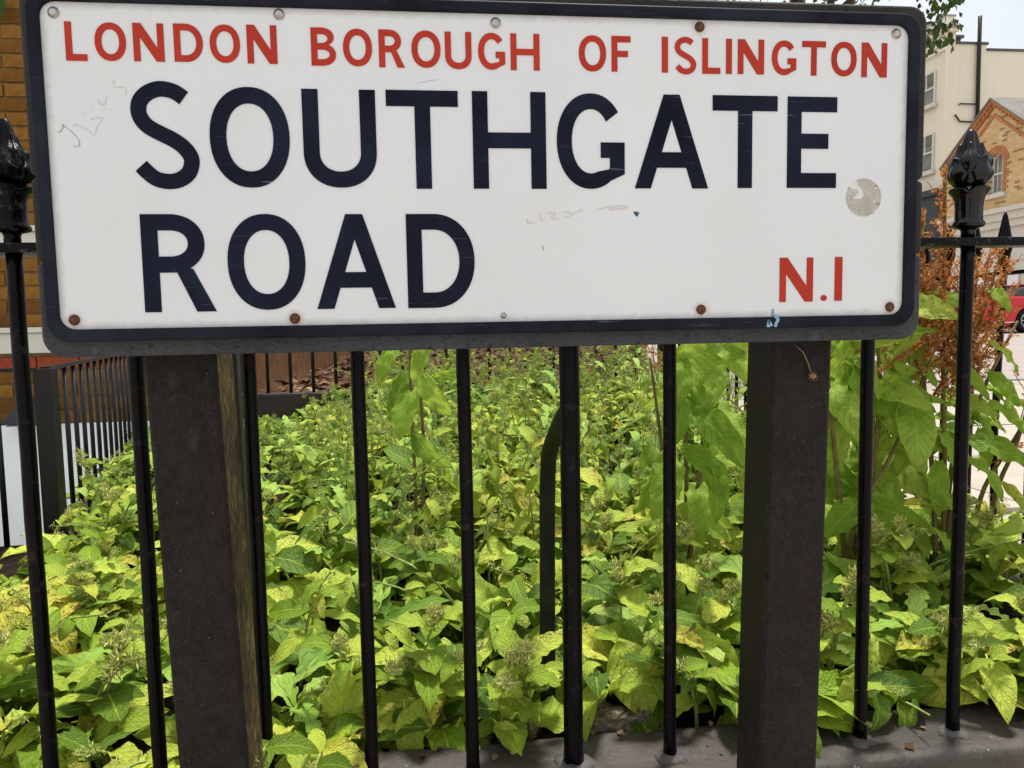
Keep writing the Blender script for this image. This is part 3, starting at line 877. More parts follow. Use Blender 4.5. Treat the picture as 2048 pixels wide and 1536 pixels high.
def letter(ch, w, h, s):
    """outlines of one sign letter in a w x h box, stroke s"""
    if ch == 'I': return [[(0, 0), (w, 0), (w, h), (0, h)]]
    if ch == '.': return [ell(w / 2, h / 2, w / 2, h / 2, 0, 345, 23, 2.0)]
    if ch == 'L': return [[(0, 0), (w, 0), (w, s), (s, s), (s, h), (0, h)]]
    if ch == 'T':
        m = w / 2
        return [[(m - s / 2, 0), (m + s / 2, 0), (m + s / 2, h - s), (w, h - s), (w, h), (0, h), (0, h - s), (m - s / 2, h - s)]]
    if ch == 'H':
        a, b = h * .5 - s * .5, h * .5 + s * .5
        return [[(0, 0), (s, 0), (s, a), (w - s, a), (w - s, 0), (w, 0), (w, h), (w - s, h), (w - s, b), (s, b), (s, h), (0, h)]]
    if ch == 'E':
        a, b = h * .515 - s * .5, h * .515 + s * .5
        return [[(0, 0), (w, 0), (w, s), (s, s), (s, a), (w * .83, a), (w * .83, b), (s, b), (s, h - s), (w, h - s), (w, h), (0, h)]]
    if ch == 'F':
        a, b = h * .50 - s * .5, h * .50 + s * .5
        return [[(0, 0), (s, 0), (s, a), (w * .86, a), (w * .86, b), (s, b), (s, h - s), (w, h - s), (w, h), (0, h)]]
    if ch == 'N':
        return [[(0, 0), (s, 0), (s, .64 * h), (w - 1.25 * s, 0), (w, 0), (w, h), (w - s, h), (w - s, .35 * h), (1.22 * s, h), (0, h)]]
    if ch == 'A':
        ap, fw = 0.108 * w, 0.215 * w
        xo = lambda z: (w / 2 - ap) * z / h            # outer edge of the left leg
        xi = lambda z: fw + (w / 2 - fw) * z / (.735 * h)  # inner edge
        z1, z2 = .222 * h, .388 * h
        out = [(0, 0), (fw, 0), (xi(z1), z1), (w - xi(z1), z1), (w - fw, 0), (w, 0), (w / 2 + ap, h), (w / 2 - ap, h)]
        return [out, [(xi(z2), z2), (w / 2, .735 * h), (w - xi(z2), z2)]]
    if ch == 'O':
        return [ell(w / 2, h / 2, w / 2, h / 2, 0, 354, 59), ell(w / 2, h / 2, w / 2 - s, h / 2 - s, 0, 354, 59)]
    if ch == 'D':
        xs = w * .40
        o = [(0, 0), (xs, 0)] + ell(xs, h / 2, w - xs, h / 2, -90, 90, 30, 2.1)[1:-1] + [(xs, h), (0, h)]
        i = [(s, s), (xs, s)] + ell(xs, h / 2, w - xs - s, h / 2 - s, -90, 90, 30, 2.1)[1:-1] + [(xs, h - s), (s, h - s)]
        return [o, i]
    if ch == 'U':
        zb = h * .36
        return [[(0, h)] + ell(w / 2, zb, w / 2, zb, 180, 360, 30) + [(w, h), (w - s, h)] + ell(w / 2, zb, w / 2 - s, zb - s, 360, 180, 30) + [(s, h)]]
    if ch == 'G':
        a, b = w * .5, h / 2
        t1 = 37
        o = ell(a, b, a, b, t1, 305, 40, 2.1)
        i = ell(a, b, a - s, b - s, 290, t1, 40, 2.1)
        return [o + [(w, h * .155), (w, h * .49), (w * .645, h * .49), (w * .645, h * .49 - s), (w - s, h * .49 - s), (w - s, h * .225), (w - s - .02 * w, h * .205)] + i]
    if ch == 'S':
        P = catmull([((x - 772) / 388 * w, (1108 - y) / 633 * h) for x, y in S_MID], 4)
        # pull the middle line so that half a stroke either side just fills the box
        L, Rr = [], []
        for k, p in enumerate(P):
            t = P[min(k + 1, len(P) - 1)] - P[max(k - 1, 0)]
            t = t / np.linalg.norm(t)
            nrm = np.array([-t[1], t[0]]) * s * .465
            L.append(tuple(p + nrm)); Rr.append(tuple(p - nrm))
        return [L + Rr[::-1]]
    if ch == 'R':
        zb = h * .405
        xs = w * .40; xr = w * .875
        o = [(0, 0), (s, 0), (s, zb), (w * .475, zb), (w - s * 1.18, 0), (w, 0), (w * .70, zb + .035 * h)]
        bowl = ell(xs, (zb + h) / 2, xr - xs, (h - zb) / 2, -58, 90, 20, 2.1)
        o = o + bowl[:-1] + [(xs, h), (0, h)]
        i = [(s, zb + s), (xs, zb + s)] + ell(xs, (zb + h) / 2, xr - xs - s, (h - zb) / 2 - s, -90, 90, 20, 2.1)[1:-1] + [(xs, h - s), (s, h - s)]
        return [o, i]
    if ch == 'B':
        zm = h * .52; xs = w * .42; xu = w * .93
        o = [(0, 0), (xs, 0)] + ell(xs, zm / 2 + s * .2, w - xs, zm / 2 + s * .2, -90, 62, 16, 2.1)[1:]
        o += ell(xs, (zm + h) / 2, xu - xs, (h - zm) / 2, -50, 90, 16, 2.1)[:-1] + [(xs, h), (0, h)]
        i1 = [(s, s), (xs, s)] + ell(xs, (zm + s * .45) / 2 + s * .0 + s * .0, w - xs - s, (zm + s * .45) / 2 - s, -90, 90, 14, 2.1)[1:-1] + [(xs, zm - s * .55), (s, zm - s * .55)]
        i2 = [(s, zm + s * .45), (xs, zm + s * .45)] + ell(xs, (zm + s * .45 + h - s) / 2, xu - xs - s, (h - s - zm - s * .45) / 2, -90, 90, 14, 2.1)[1:-1] + [(xs, h - s), (s, h - s)]
        return [o, i1, i2]
LETTERS = [('L', -0.331, -0.3121, 0.9266, 0.962, 'r'), ('O', -0.3048, -0.2769, 0.9271, 0.962, 'r'), ('N', -0.2703, -0.2425, 0.9273, 0.9623, 'r'), ('D', -0.2335, -0.207, 0.9276, 0.9627, 'r'), ('O', -0.2006, -0.1727, 0.9275, 0.9628, 'r'), ('N', -0.1662, -0.1382, 0.9274, 0.9633, 'r'), ('B', -0.1061, -0.0825, 0.9266, 0.9624, 'r'), ('O', -0.0756, -0.0477, 0.9268, 0.9621, 'r'), ('R', -0.0412, -0.0163, 0.9263, 0.9621, 'r'), ('O', -0.0094, 0.0191, 0.9267, 0.9621, 'r'), ('U', 0.0235, 0.0498, 0.926, 0.9617, 'r'), ('G', 0.0563, 0.0834, 0.9261, 0.9616, 'r'), ('H', 0.0889, 0.1182, 0.9261, 0.9616, 'r'), ('O', 0.1584, 0.1865, 0.9264, 0.9617, 'r'), ('F', 0.1922, 0.212, 0.9267, 0.9617, 'r'), ('I', 0.2449, 0.2513, 0.9267, 0.9621, 'r'), ('S', 0.2587, 0.2811, 0.9254, 0.9624, 'r'), ('L', 0.2879, 0.3072, 0.9264, 0.9618, 'r'), ('I', 0.3134, 0.3196, 0.9267, 0.9617, 'r'), ('N', 0.3261, 0.3545, 0.9268, 0.9617, 'r'), ('G', 0.3631, 0.3897, 0.9266, 0.9615, 'r'), ('T', 0.3963, 0.4223, 0.9267, 0.9616, 'r'), ('O', 0.4287, 0.4568, 0.9266, 0.9617, 'r'), ('N', 0.4626, 0.4911, 0.9262, 0.9615, 'r'),
           ('S', -0.2765, -0.2157, 0.808, 0.9094, 'b'), ('O', -0.205, -0.1299, 0.8098, 0.9052, 'b'), ('U', -0.1171, -0.0464, 0.81, 0.9044, 'b'), ('T', -0.036, 0.035, 0.809, 0.9048, 'b'), ('H', 0.0491, 0.1235, 0.8092, 0.905, 'b'), ('G', 0.1346, 0.2052, 0.8093, 0.9046, 'b'), ('A', 0.2159, 0.2944, 0.8099, 0.9047, 'b'), ('T', 0.2992, 0.3698, 0.8105, 0.905, 'b'), ('E', 0.381, 0.436, 0.8107, 0.9049, 'b'),
           ('R', -0.2738, -0.2067, 0.6902, 0.7844, 'b'), ('O', -0.1942, -0.1198, 0.6909, 0.7844, 'b'), ('A', -0.1099, -0.0324, 0.6908, 0.7841, 'b'), ('D', -0.02, 0.0482, 0.6902, 0.7841, 'b'),
           ('N', 0.3742, 0.4118, 0.6905, 0.7374, 'n'), ('.', 0.4209, 0.4278, 0.6909, 0.6973, 'n'), ('I', 0.4366, 0.4451, 0.6909, 0.7378, 'n')]
for (ch, x0, x1, z0, z1, k) in LETTERS:
    s = {'r': 0.0060, 'b': 0.0155, 'n': 0.0071}[k]
    loops = letter(ch, x1 - x0, z1 - z0, s)
    o = flat_shape('full_stop' if ch == '.' else 'letter', [[(x0 + a, z0 + b) for a, b in lp] for lp in loops], M['navy' if k == 'b' else 'red'], sign, D - 0.0009, 0.0013, 0.0002, 1)
    if ch != '.': o['label'] = ('navy black letter ' if k == 'b' else 'red letter ') + ch if not (k == 'n' and ch == 'I') else 'red numeral 1'
# screws
for (x, z, k) in SCREWS:
    b = BM()
    r = 0.0025 if k == 'small' else 0.0042
    prof = [(r * 1.25, 0), (r * 1.25, 0.0006), (r, 0.0008), (r * 0.95, 0.0018), (r * 0.7, 0.0027), (r * 0.3, 0.0031), (0.0002, 0.0032)]
    lathe(b, prof, (0, 0, 0), 14)
    bmesh.ops.rotate(b, verts=b.verts, cent=(0, 0, 0), matrix=Matrix.Rotation(R_(90), 3, 'X'))
    bmesh.ops.translate(b, verts=b.verts, vec=(x, D - 0.0001, z))
    o = obj('screw', b, M['rust' if k == 'rust' else 'zinc'], sign, True)
    if k == 'rust': o['label'] = 'rusty screw head'
# sticker residue with a torn bite, left over on the plate
cx, cz, rr = 0.468, 0.8008, 0.0200
outl = []
for i in range(60):
    a = R_(115 - 330 * i / 59)
    q = rr * (1 + 0.012 * math.sin(i * 2.3))
    if i in (28, 29): q *= 0.95
    outl.append((cx + q * math.cos(a), cz + q * math.sin(a)))
outl += [(cx - 0.0135, cz + 0.0085), (cx - 0.0075, cz + 0.009), (cx - 0.0062, cz + 0.005), (cx - 0.010, cz + 0.001), (cx - 0.013, cz - 0.001), (cx - 0.004, cz - 0.002), (cx + 0.0005, cz + 0.002), (cx - 0.002, cz + 0.008), (cx - 0.006, cz + 0.013)]
flat_shape('sticker_residue', [ell(cx, cz, rr, rr, 0, 352, 44, 2.0)], M['residuepale'], sign, D - 0.0001, 0.0001)
flat_shape('sticker_residue', [outl], M['residue'], sign, D - 0.0003, 0.0002)
def ribbon(name, strokes, w, mat, yoff=0.0003):
    b = BM()
    for st in strokes:
        P = catmull(st, 5) if len(st) > 2 else [np.array(p) for p in st]
        prev = None
        for k, p in enumerate(P):
            t = P[min(k + 1, len(P) - 1)] - P[max(k - 1, 0)]
            nrm = np.array([-t[1], t[0]]) / (np.linalg.norm(t) + 1e-9) * w * .5 * (0.7 + 0.5 * abs(math.sin(k * 1.7)))
            cur = (b.verts.new((p[0] + nrm[0], D - yoff, p[1] + nrm[1])), b.verts.new((p[0] - nrm[0], D - yoff, p[1] - nrm[1])))
            if prev: b.faces.new((prev[1], cur[1], cur[0], prev[0]))
            prev = cur
    return obj(name, b, mat, sign)
ribbon('scribble', [[(-0.3431, 0.8606), (-0.3404, 0.8618), (-0.3375, 0.867), (-0.339, 0.8681)], [(-0.3375, 0.867), (-0.3306, 0.8615), (-0.3256, 0.8553), (-0.3243, 0.849), (-0.3284, 0.8478), (-0.3299, 0.8486)]], 0.0008, M['pencil'])
ribbon('scribble', [[(-0.3287, 0.8663), (-0.3256, 0.8679), (-0.3152, 0.8625), (-0.3109, 0.8578), (-0.3073, 0.8665), (-0.3022, 0.8745), (-0.3083, 0.8744), (-0.313, 0.8728)], [(-0.3211, 0.8782), (-0.3172, 0.879)], [(-0.3124, 0.8878), (-0.3108, 0.8847)], [(-0.3057, 0.8918), (-0.3007, 0.8856), (-0.2971, 0.8951)], [(-0.2901, 0.9094), (-0.2897, 0.9031), (-0.2797, 0.9029), (-0.2801, 0.8954)],
                    [(-0.006, 0.9115), (0.015, 0.9160)]], 0.0007, M['pencilfaint'])
ribbon('tape_residue', [[(0.1029, 0.7792), (0.1037, 0.7749), (0.1107, 0.7757)], [(0.1162, 0.7843), (0.1178, 0.7774), (0.1214, 0.7778)], [(0.1233, 0.7843), (0.1321, 0.7852), (0.1276, 0.7791), (0.1356, 0.7795)], [(0.1393, 0.7852), (0.1464, 0.786), (0.1472, 0.7808), (0.141, 0.7812)], [(0.1481, 0.7834), (0.1607, 0.7881)], [(0.1751, 0.7877), (0.1832, 0.7903)], [(0.1841, 0.7908), (0.2049, 0.792), (0.2054, 0.7894), (0.1877, 0.7886)]], 0.0013, M['tape'])
ribbon('paint_mark', [[(0.3674, 0.6832), (0.3666, 0.6790), (0.3676, 0.6755)]], 0.0030, M['bluepaint'])
ribbon('paint_mark', [[(0.3676, 0.6755), (0.3712, 0.6722), (0.3690, 0.6677), (0.3682, 0.6640)], [(0.3608, 0.6715), (0.3600, 0.6640)], [(0.3608, 0.6711), (0.3638, 0.6650)]], 0.0032, M['bluepaint'], 0.00395)
flat_shape('paint_mark', [[(0.2139, 0.7859), (0.2176, 0.7863), (0.2207, 0.7852), (0.2185, 0.781), (0.2163, 0.7821)]], M['bluedark'], sign, D - 0.0002, 0.0002)
flat_shape('paint_mark', [[(0.1178, 0.7515), (0.1192, 0.7515), (0.12, 0.7471), (0.1185, 0.7477)]], M['pencil'], sign, D - 0.0002, 0.0002)
# posts (square, edges eased, leaning a little towards each other at the foot)
def post(x0, x1, lean, mossy):
    b = BM()
    k = 10
    z0, z1 = -0.05, 0.985
    y0, y1 = D + 0.0445, D + 0.0445 + 0.068
    e = 0.004
    rings = []
    for i in range(k + 1):
        z = z0 + (z1 - z0) * i / k
        dx = lean * (0.64 - z) / 0.5
        a, c = x0 + dx, x1 + dx
        rings.append([b.verts.new((px, py, z)) for px, py in ((a + e, y0), (c - e, y0), (c, y0 + e), (c, y1 - e), (c - e, y1), (a + e, y1), (a, y1 - e), (a, y0 + e))])
    for i in range(k):
        for j in range(8):
            f = b.faces.new((rings[i][j], rings[i][(j + 1) % 8], rings[i + 1][(j + 1) % 8], rings[i + 1][j]))
            if mossy and j == 2: f.material_index = 1
    b.faces.new(rings[0][::-1]); b.faces.new(rings[-1])
    o = obj('post', b, [M['post'], M['fibre']], sign)
    return o
post(-0.2959, -0.2224, 0.0135, True)['label'] = 'post with a mossy fibrous brown side'
post(0.3890, 0.4620, -0.0105, False)
# wisp of dead plant hanging on the right post under the board
bm = BM()
tube(bm, [(0.415, 0.792, 0.642), (0.424, 0.791, 0.634), (0.430, 0.7915, 0.622), (0.434, 0.791, 0.610)], [0.0006, 0.0007, 0.0009, 0.0006], 5)
bmesh.ops.create_icosphere(bm, subdivisions=1, radius=0.0042, matrix=Matrix.Translation((0.435, 0.7895, 0.607)))
for i in range(9):
    a = i * 0.7
    tube(bm, [(0.435, 0.790, 0.607), (0.435 + 0.007 * math.cos(a), 0.788, 0.606 + 0.006 * math.sin(a))], [0.0009, 0.0002], 4)
for v in bm.verts: v.co.y = min(v.co.y, 0.7944)
tag(obj('dried_stalk', bm, M['deadpale']), 'small dried plant wisp stuck on the right sign post under the board', 'dead plant')

# ================================================================== SIDE AND BACK RAILINGS
def small_finial(b, x, y, z):
    lathe(b, [(0.006, 0), (0.011, 0.006), (0.008, 0.014), (0.012, 0.03), (0.019, 0.055), (0.0175, 0.075), (0.011, 0.105), (0.006, 0.13), (0.001, 0.142)], (x, y, z), 10,
          lambda r, zz, th: (r * (1 + 0.15 * math.cos(4 * th)), zz))
# right return fence
rf = thing('side_railing', 'black spear topped railing running back along the right edge of the bed', 'railing', (1.36, 1.2, 0.08))
y = 1.04
k = 0
fm = None
while y < 4.2:
    b = BM()
    lean = -0.03 if abs(y - 1.60) < 0.05 else 0.0
    tube(b, [(1.36 + lean * 0.0, y, 0.03), (1.36 + lean * 0.3, y, 0.4), (1.36, y, 0.772)], 0.0082, 8)
    br = obj('bar', b, M['iron'], rf)
    if fm is None:
        b = BM(); small_finial(b, 0, 0, 0); fm = bpy.data.meshes.new('finial'); b.to_mesh(fm); b.free(); fm.materials.append(M['iron'])
    fo = link('finial', fm, parent=br)
    fo.location = Vector((1.36, y, 0.775)) - wloc(br)
    y += 0.0945; k += 1
b = BM(); box(b, 1.348, 1.372, 0.99, 4.22, 0.766, 0.775, bev=0.001); obj('rail', b, M['iron'], rf)
b = BM(); box(b, 1.34, 1.38, 4.16, 4.20, 0.03, 0.86); obj('corner_post', b, M['iron_far'], rf)
b = BM(); box(b, 1.30, 1.43, 1.01, 4.3, -0.03, 0.06, bev=0.008); obj('kerb', b, M['plinth'], rf)
# left return fence and its gate end
lf = thing('area_railing', 'black square topped railing beside the white basement wall on the left', 'railing', (-1.083, 2.2, 0.0))
dx, dy = -0.24, 1.0
ln = math.hypot(dx, dy); dx /= ln; dy /= ln
b = BM(); box(b, -1.106, -1.060, 2.177, 2.223, -0.05, 0.572, bev=0.002); obj('corner_post', b, M['iron_far'], lf)
for i in range(1, 18):
    t = 0.105 + (i - 1) * 0.122
    x, y = -1.083 + dx * t, 2.2 + dy * t
    b = BM(); tube(b, [(x, y, 0.0), (x, y, 0.567)], 0.0078, 8); obj('bar', b, M['iron_far'], lf)
b = BM()
e = 2.15
prism(b, [(-1.083 - dy * .012, 2.2 + dx * .012, 0.566), (-1.083 + dy * .012, 2.2 - dx * .012, 0.566), (-1.083 + dy * .012, 2.2 - dx * .012, 0.577), (-1.083 - dy * .012, 2.2 + dx * .012, 0.577)], (dx * e, dy * e, 0)); obj('rail', b, M['iron_far'], lf)
for i in range(9):
    x = -1.083 - 0.135 * (i + 1)
    b = BM(); tube(b, [(x, 2.2, 0.0), (x, 2.2, 0.567)], 0.0078, 8); obj('bar', b, M['iron_far'], lf)
b = BM(); box(b, -2.5, -1.107, 2.19, 2.21, 0.564, 0.575); obj('rail', b, M['iron_far'], lf)
b = BM()
prism(b, [(-1.02, 2.14, -0.05), (-1.17, 2.14, -0.05), (-1.17, 2.14, 0.03), (-1.02, 2.14, 0.03)], (dx * 2.2, dy * 2.2, 0))
box(b, -2.5, -1.171, 2.14, 2.26, -0.05, 0.03); obj('kerb', b, M['plinth'], lf)
# back wall with its railing
b = BM(); box(b, -1.16, 1.33, 4.15, 4.28, -0.05, 0.312, bev=0.012)
tag(obj('low_wall', b, plain('dark_brown_wall_paint', (0.035, 0.025, 0.022), 0.6, 0.3, 0.3, 9, 0.4)), 'low dark brown wall along the back of the planting bed', 'wall')
bf = thing('back_railing', 'thin black bars standing on the low wall behind the planting bed', 'railing', (0, 4.2, 0.312))
x = -1.027
while x < 1.3:
    b = BM(); tube(b, [(x, 4.2, 0.30), (x, 4.2, 0.90)], 0.0095, 8); obj('bar', b, M['iron_far'], bf); x += 0.1245
b = BM(); box(b, -1.12, 1.335, 4.19, 4.21, 0.90, 0.912); obj('rail', b, M['iron_far'], bf)

# ================================================================== LEFT BRICK BUILDING
WY = 4.35
bl = thing('brick_building', 'orange stock brick building with a white basement wall behind the left railing', 'building', (-2.5, WY, 0))
b = BM(); box(b, -6.0, -1.12, WY + 0.008, 11.0, 0.15, 5.5); obj('wall', b, M['mortar'], bl)
b = BM(); box(b, -1.119, -1.105, WY + 0.11, 11.0, 0.163, 5.5); obj('side_wall', b, plain('dark_orange_brown_wall', (0.13, 0.062, 0.025), 0.9, 0.1, 0.3, 7, 0.5), bl)
b = BM(); box(b, -6.0, -1.09, WY - 0.03, 11.0, -1.6, 0.162, bev=0.004); obj('basement_wall', b, M['renderwhite'], bl)
b = BM()
box(b, -6.0, -1.09, WY - 0.035, WY + 0.10, 0.562, 0.672, bev=0.004)
box(b, -6.0, -1.085, WY - 0.050, WY + 0.10, 0.6745, 0.705, bev=0.004)
obj('stone_band', b, M['stonewhite'], bl)
b = BM()
box(b, -6.0, -1.09, WY - 0.030, WY + 0.10, 1.155, 1.225, bev=0.004)
box(b, -6.0, -1.085, WY - 0.045, WY + 0.10, 1.2275, 1.260, bev=0.004)
obj('stone_band', b, M['stonewhite'], bl)
def brick_mesh(w, h, seed, mat):
    b = BM()
    box(b, 0, w, 0, 0.10, 0, h, bev=0.003)
    for v in b.verts: v.co += Vector((noise.noise(v.co * 60 + Vector((seed, 0, 0))), noise.noise(v.co * 60 + Vector((0, seed, 0))), noise.noise(v.co * 60 + Vector((0, 0, seed))))) * 0.0016
    me = bpy.data.meshes.new('brick'); b.to_mesh(me); b.free(); me.materials.append(mat)
    return me
br_s = [brick_mesh(0.212, 0.064, s, M['stock']) for s in (1, 2, 3, 4)]
br_h = [brick_mesh(0.1025, 0.066, s, M['stock']) for s in (5, 6, 7)]
br_r = [brick_mesh(0.214, 0.066, s, M['redbrick']) for s in (8, 9)]
rest = BM()
def in_view(x, z):
    px_ = -0.515 * WY   # X of the picture's left edge at the wall
    if z < 0.60: return -2.75 < x < -1.15
    return -2.8 < x < -2.12 and z < 2.75
n_b = 0
def course(z, xa, xb, meshes_long, meshes_short, phase):
    global n_b
    x = xa + phase
    k = 0
    while x < xb:
        lng = (k % 2 == 0) or not meshes_short
        w = 0.214 if lng else 0.1025
        if x + w > xb: break
        yj = WY - 0.004 + rng.uniform(-0.003, 0.003)
        if in_view(x + w / 2, z) and n_b < 285:
            o = link('brick', rng.choice(meshes_long if lng else meshes_short), parent=bl)
            o.location = Vector((x, yj, z)) - wloc(bl)
            o.rotation_euler = (0, rng.uniform(-.006, .006), 0)
            n_b += 1
        else:
            box(rest, x, x + w, yj, yj + 0.1, z, z + 0.066)
        x += w + 0.011
        k += 1
zz = 0.166
ci = 0
while zz < 5.4:
    if 0.54 < zz + 0.0 < 0.70 or 1.09 < zz < 1.262:
        zz += 0.0765
        if 0.54 < zz < 0.70: zz = 0.709
        elif 1.09 < zz < 1.262: zz = 1.265
        continue
    if 0.40 < zz < 0.53: course(zz, -6.0, -1.12, br_r, None, -0.11 * (ci % 2))
    else: course(zz, -6.0, -1.12, br_s, br_h, -0.08 * (ci % 2) * 2 - 0.03)
    zz += 0.0765; ci += 1
o = obj('brickwork', rest, M['stock'], bl); o['kind'] = 'stuff'
# floodlight on the wall
fl = thing('floodlight', 'dark grey wedge shaped floodlight mounted on the left brick wall', 'lamp', (-2.2, 4.3, 0.2))
b = BM()
prism(b, [(-2.30, 4.16, 0.188), (-2.08, 4.16, 0.178), (-2.085, 4.16, 0.300), (-2.16, 4.16, 0.305), (-2.20, 4.16, 0.290)], (0, 0.15, 0))
bmesh.ops.recalc_face_normals(b, faces=b.faces)
bmesh.ops.bevel(b, geom=list(b.edges), offset=0.006, segments=2, affect='EDGES')
obj('casing', b, M['plastic_dark'], fl)
b = BM(); box(b, -2.16, -2.11, 4.20, 4.335, 0.302, 0.325); tube(b, [(-2.135, 4.21, 0.32), (-2.11, 4.20, 0.345), (-2.085, 4.26, 0.33)], 0.006, 6); obj('bracket', b, M['iron_far'], fl)
b = BM(); box(b, -2.27, -2.10, 4.17, 4.30, 0.173, 0.180); obj('lens', b, M['glass'], fl)

# ================================================================== CREAM BUILDING (far right)
CX, CY = 23.07, 31.0
cb_ = thing('cream_building', 'tall cream stucco corner building with a black drainpipe on its side', 'building', (CX, CY, 0))
b = BM()
box(b, CX, CX + 16, CY, CY + 24, -0.5, 12.42)
box(b, CX, CX + 1.95, CY, CY + 24, 12.421, 12.68)
obj('wall', b, M['cream'], cb_)
b = BM(); box(b, CX + 0.45, CX + 2.02, CY - 0.06, CY + 0.3, 12.682, 12.78); obj('coping', b, M['lead'], cb_)
b = BM(); box(b, CX + 1.96, CX + 16.05, CY - 0.06, CY + 0.3, 12.422, 12.52); obj('coping', b, M['lead'], cb_)
b = BM()
box(b, CX - 0.05, CX + 0.44, CY - 0.03, CY + 24, 12.682, 13.16)
box(b, CX - 0.30, CX + 0.47, CY - 0.20, CY + 24, 13.162, 13.30)
box(b, CX - 0.04, CX + 0.40, CY - 0.02, CY + 24, 13.392, 13.85)
box(b, CX - 0.10, CX + 0.02, CY - 0.04, CY + 24, 12.40, 12.55)
for i in range(2):
    box(b, CX + 0.08 + 0.2 * i, CX + 0.20 + 0.2 * i, CY - 0.07, CY - 0.03, 12.80, 12.98)
obj('parapet', b, M['cream'], cb_)
b = BM()
box(b, CX - 0.42, CX + 0.60, CY - 0.30, CY + 24, 13.302, 13.39)
box(b, CX - 0.08, CX + 0.42, CY - 0.06, CY + 24, 13.852, 13.92)
obj('cornice', b, M['greystone'], cb_)
b = BM()
box(b, CX + 0.5, CX + 0.85, CY + 0.2, CY + 0.6, 12.68, 13.02)
box(b, CX + 0.55, CX + 0.95, CY + 0.1, CY + 0.5, 13.0, 13.12)
obj('vent', b, M['lead'], cb_)
b = BM(); box(b, CX + 0.6, CX + 1.6, CY + 3.6, CY + 5.2, 12.6, 15.0); obj('chimney', b, M['chimney'], cb_)
b = BM()
tube(b, [(CX + 1.53, CY - 0.12, 9.3), (CX + 1.51, CY - 0.12, 11.5), (CX + 1.50, CY - 0.12, 13.85)], 0.085, 10)
tube(b, [(CX + 1.53, CY - 0.12, 9.55), (CX + 1.53, CY - 0.12, 9.2), (CX + 1.50, CY - 0.12, 9.05)], [0.12, 0.13, 0.08], 10)
obj('drainpipe', b, M['pipe'], cb_)
b = BM(); tube(b, [(CX + 1.5, CY - 0.08, 10.08), (CX + 0.72, CY - 0.08, 10.09), (CX + 0.66, CY - 0.05, 10.05)], 0.03, 6); obj('branch_pipe', b, M['pipe'], cb_)
b = BM(); tube(b, [(CX + 1.5, CY - 0.08, 9.30), (CX + 0.72, CY - 0.08, 9.32), (CX + 0.50, CY - 0.05, 9.62)], 0.035, 6); obj('branch_pipe', b, M['pipe'], cb_)
def sash(parent, x, ya, yb, z0, z1):
    """window in a wall facing -X, reveal 0.14 m deep"""
    b = BM()
    fw = 0.07
    box(b, x - 0.02, x + 0.05, ya, ya + fw, z0, z1); box(b, x - 0.02, x + 0.05, yb - fw, yb, z0, z1)
    box(b, x - 0.02, x + 0.05, ya + fw, yb - fw, z1 - fw, z1); box(b, x - 0.02, x + 0.05, ya + fw, yb - fw, z0, z0 + fw)
    zm = (z0 + z1) / 2
    box(b, x - 0.025, x + 0.045, ya + fw, yb - fw, zm - 0.04, zm + 0.04)
    ym = (ya + yb) / 2
    box(b, x - 0.022, x + 0.04, ym - 0.03, ym + 0.03, zm + 0.04, z1 - fw)
    f = obj('window', b, M['frame'], parent)
    b = BM(); quad(b, (x + 0.03, ya + fw, z0 + fw), (x + 0.03, yb - fw, z0 + fw), (x + 0.03, yb - fw, z1 - fw), (x + 0.03, ya + fw, z1 - fw)); obj('pane', b, M['glass'], f)
    b = BM(); box(b, x - 0.16, x - 0.001, ya - 0.12, yb + 0.12, z0 - 0.16, z0 - 0.002); obj('sill', b, M['stonewhite'], f)
    b = BM(); box(b, x - 0.010, x + 0.0, ya + 0.02, yb - 0.02, z1 - 0.52, z1 - 0.001); obj('blind', b, M['blind'], f)
for i in range(6):
    ya = CY + 0.55 + i * 2.3
    sash(cb_, CX - 0.062, ya, ya + 1.15, 10.28, 11.74)
    sash(cb_, CX - 0.062, ya, ya + 1.15, 7.3, 9.0)
b = BM()
box(b, CX - 0.45, CX + 1.0, CY - 0.35, CY + 20, -0.5, 6.05)
obj('shopfront', b, M['charcoal'], cb_)
b = BM()
box(b, CX - 0.60, CX + 1.1, CY - 0.50, CY + 20, 6.052, 6.33)
box(b, CX - 0.52, CX + 1.05, CY - 0.42, CY - 0.352, 5.60, 5.66)
obj('fascia', b, M['charcoal'], cb_)

# ================================================================== GABLED BRICK BUILDING
GX, GY0, GY1, GAP, EAV = 18.5, 20.25, 24.65, 7.42, 5.72
GM = (GY0 + GY1) / 2
gb = thing('gabled_building', 'yellow brick gabled building with orange trim and an arched window', 'building', (GX, GM, 0))
WYc, WHW, WZ0, WZS = 22.33, 0.31, 4.62, 5.62       # arched window centre, half width, bottom, springing
def arc_pts(cy, cz, r, n=14): return [(cy + r * math.cos(R_(180 * i / n)), cz + r * math.sin(R_(180 * i / n))) for i in range(n + 1)]
# wall with the arched opening cut out: two half polygons round it
b = BM()
hole = [(WYc + WHW, WZ0)] + arc_pts(WYc, WZS, WHW) + [(WYc - WHW, WZ0)]
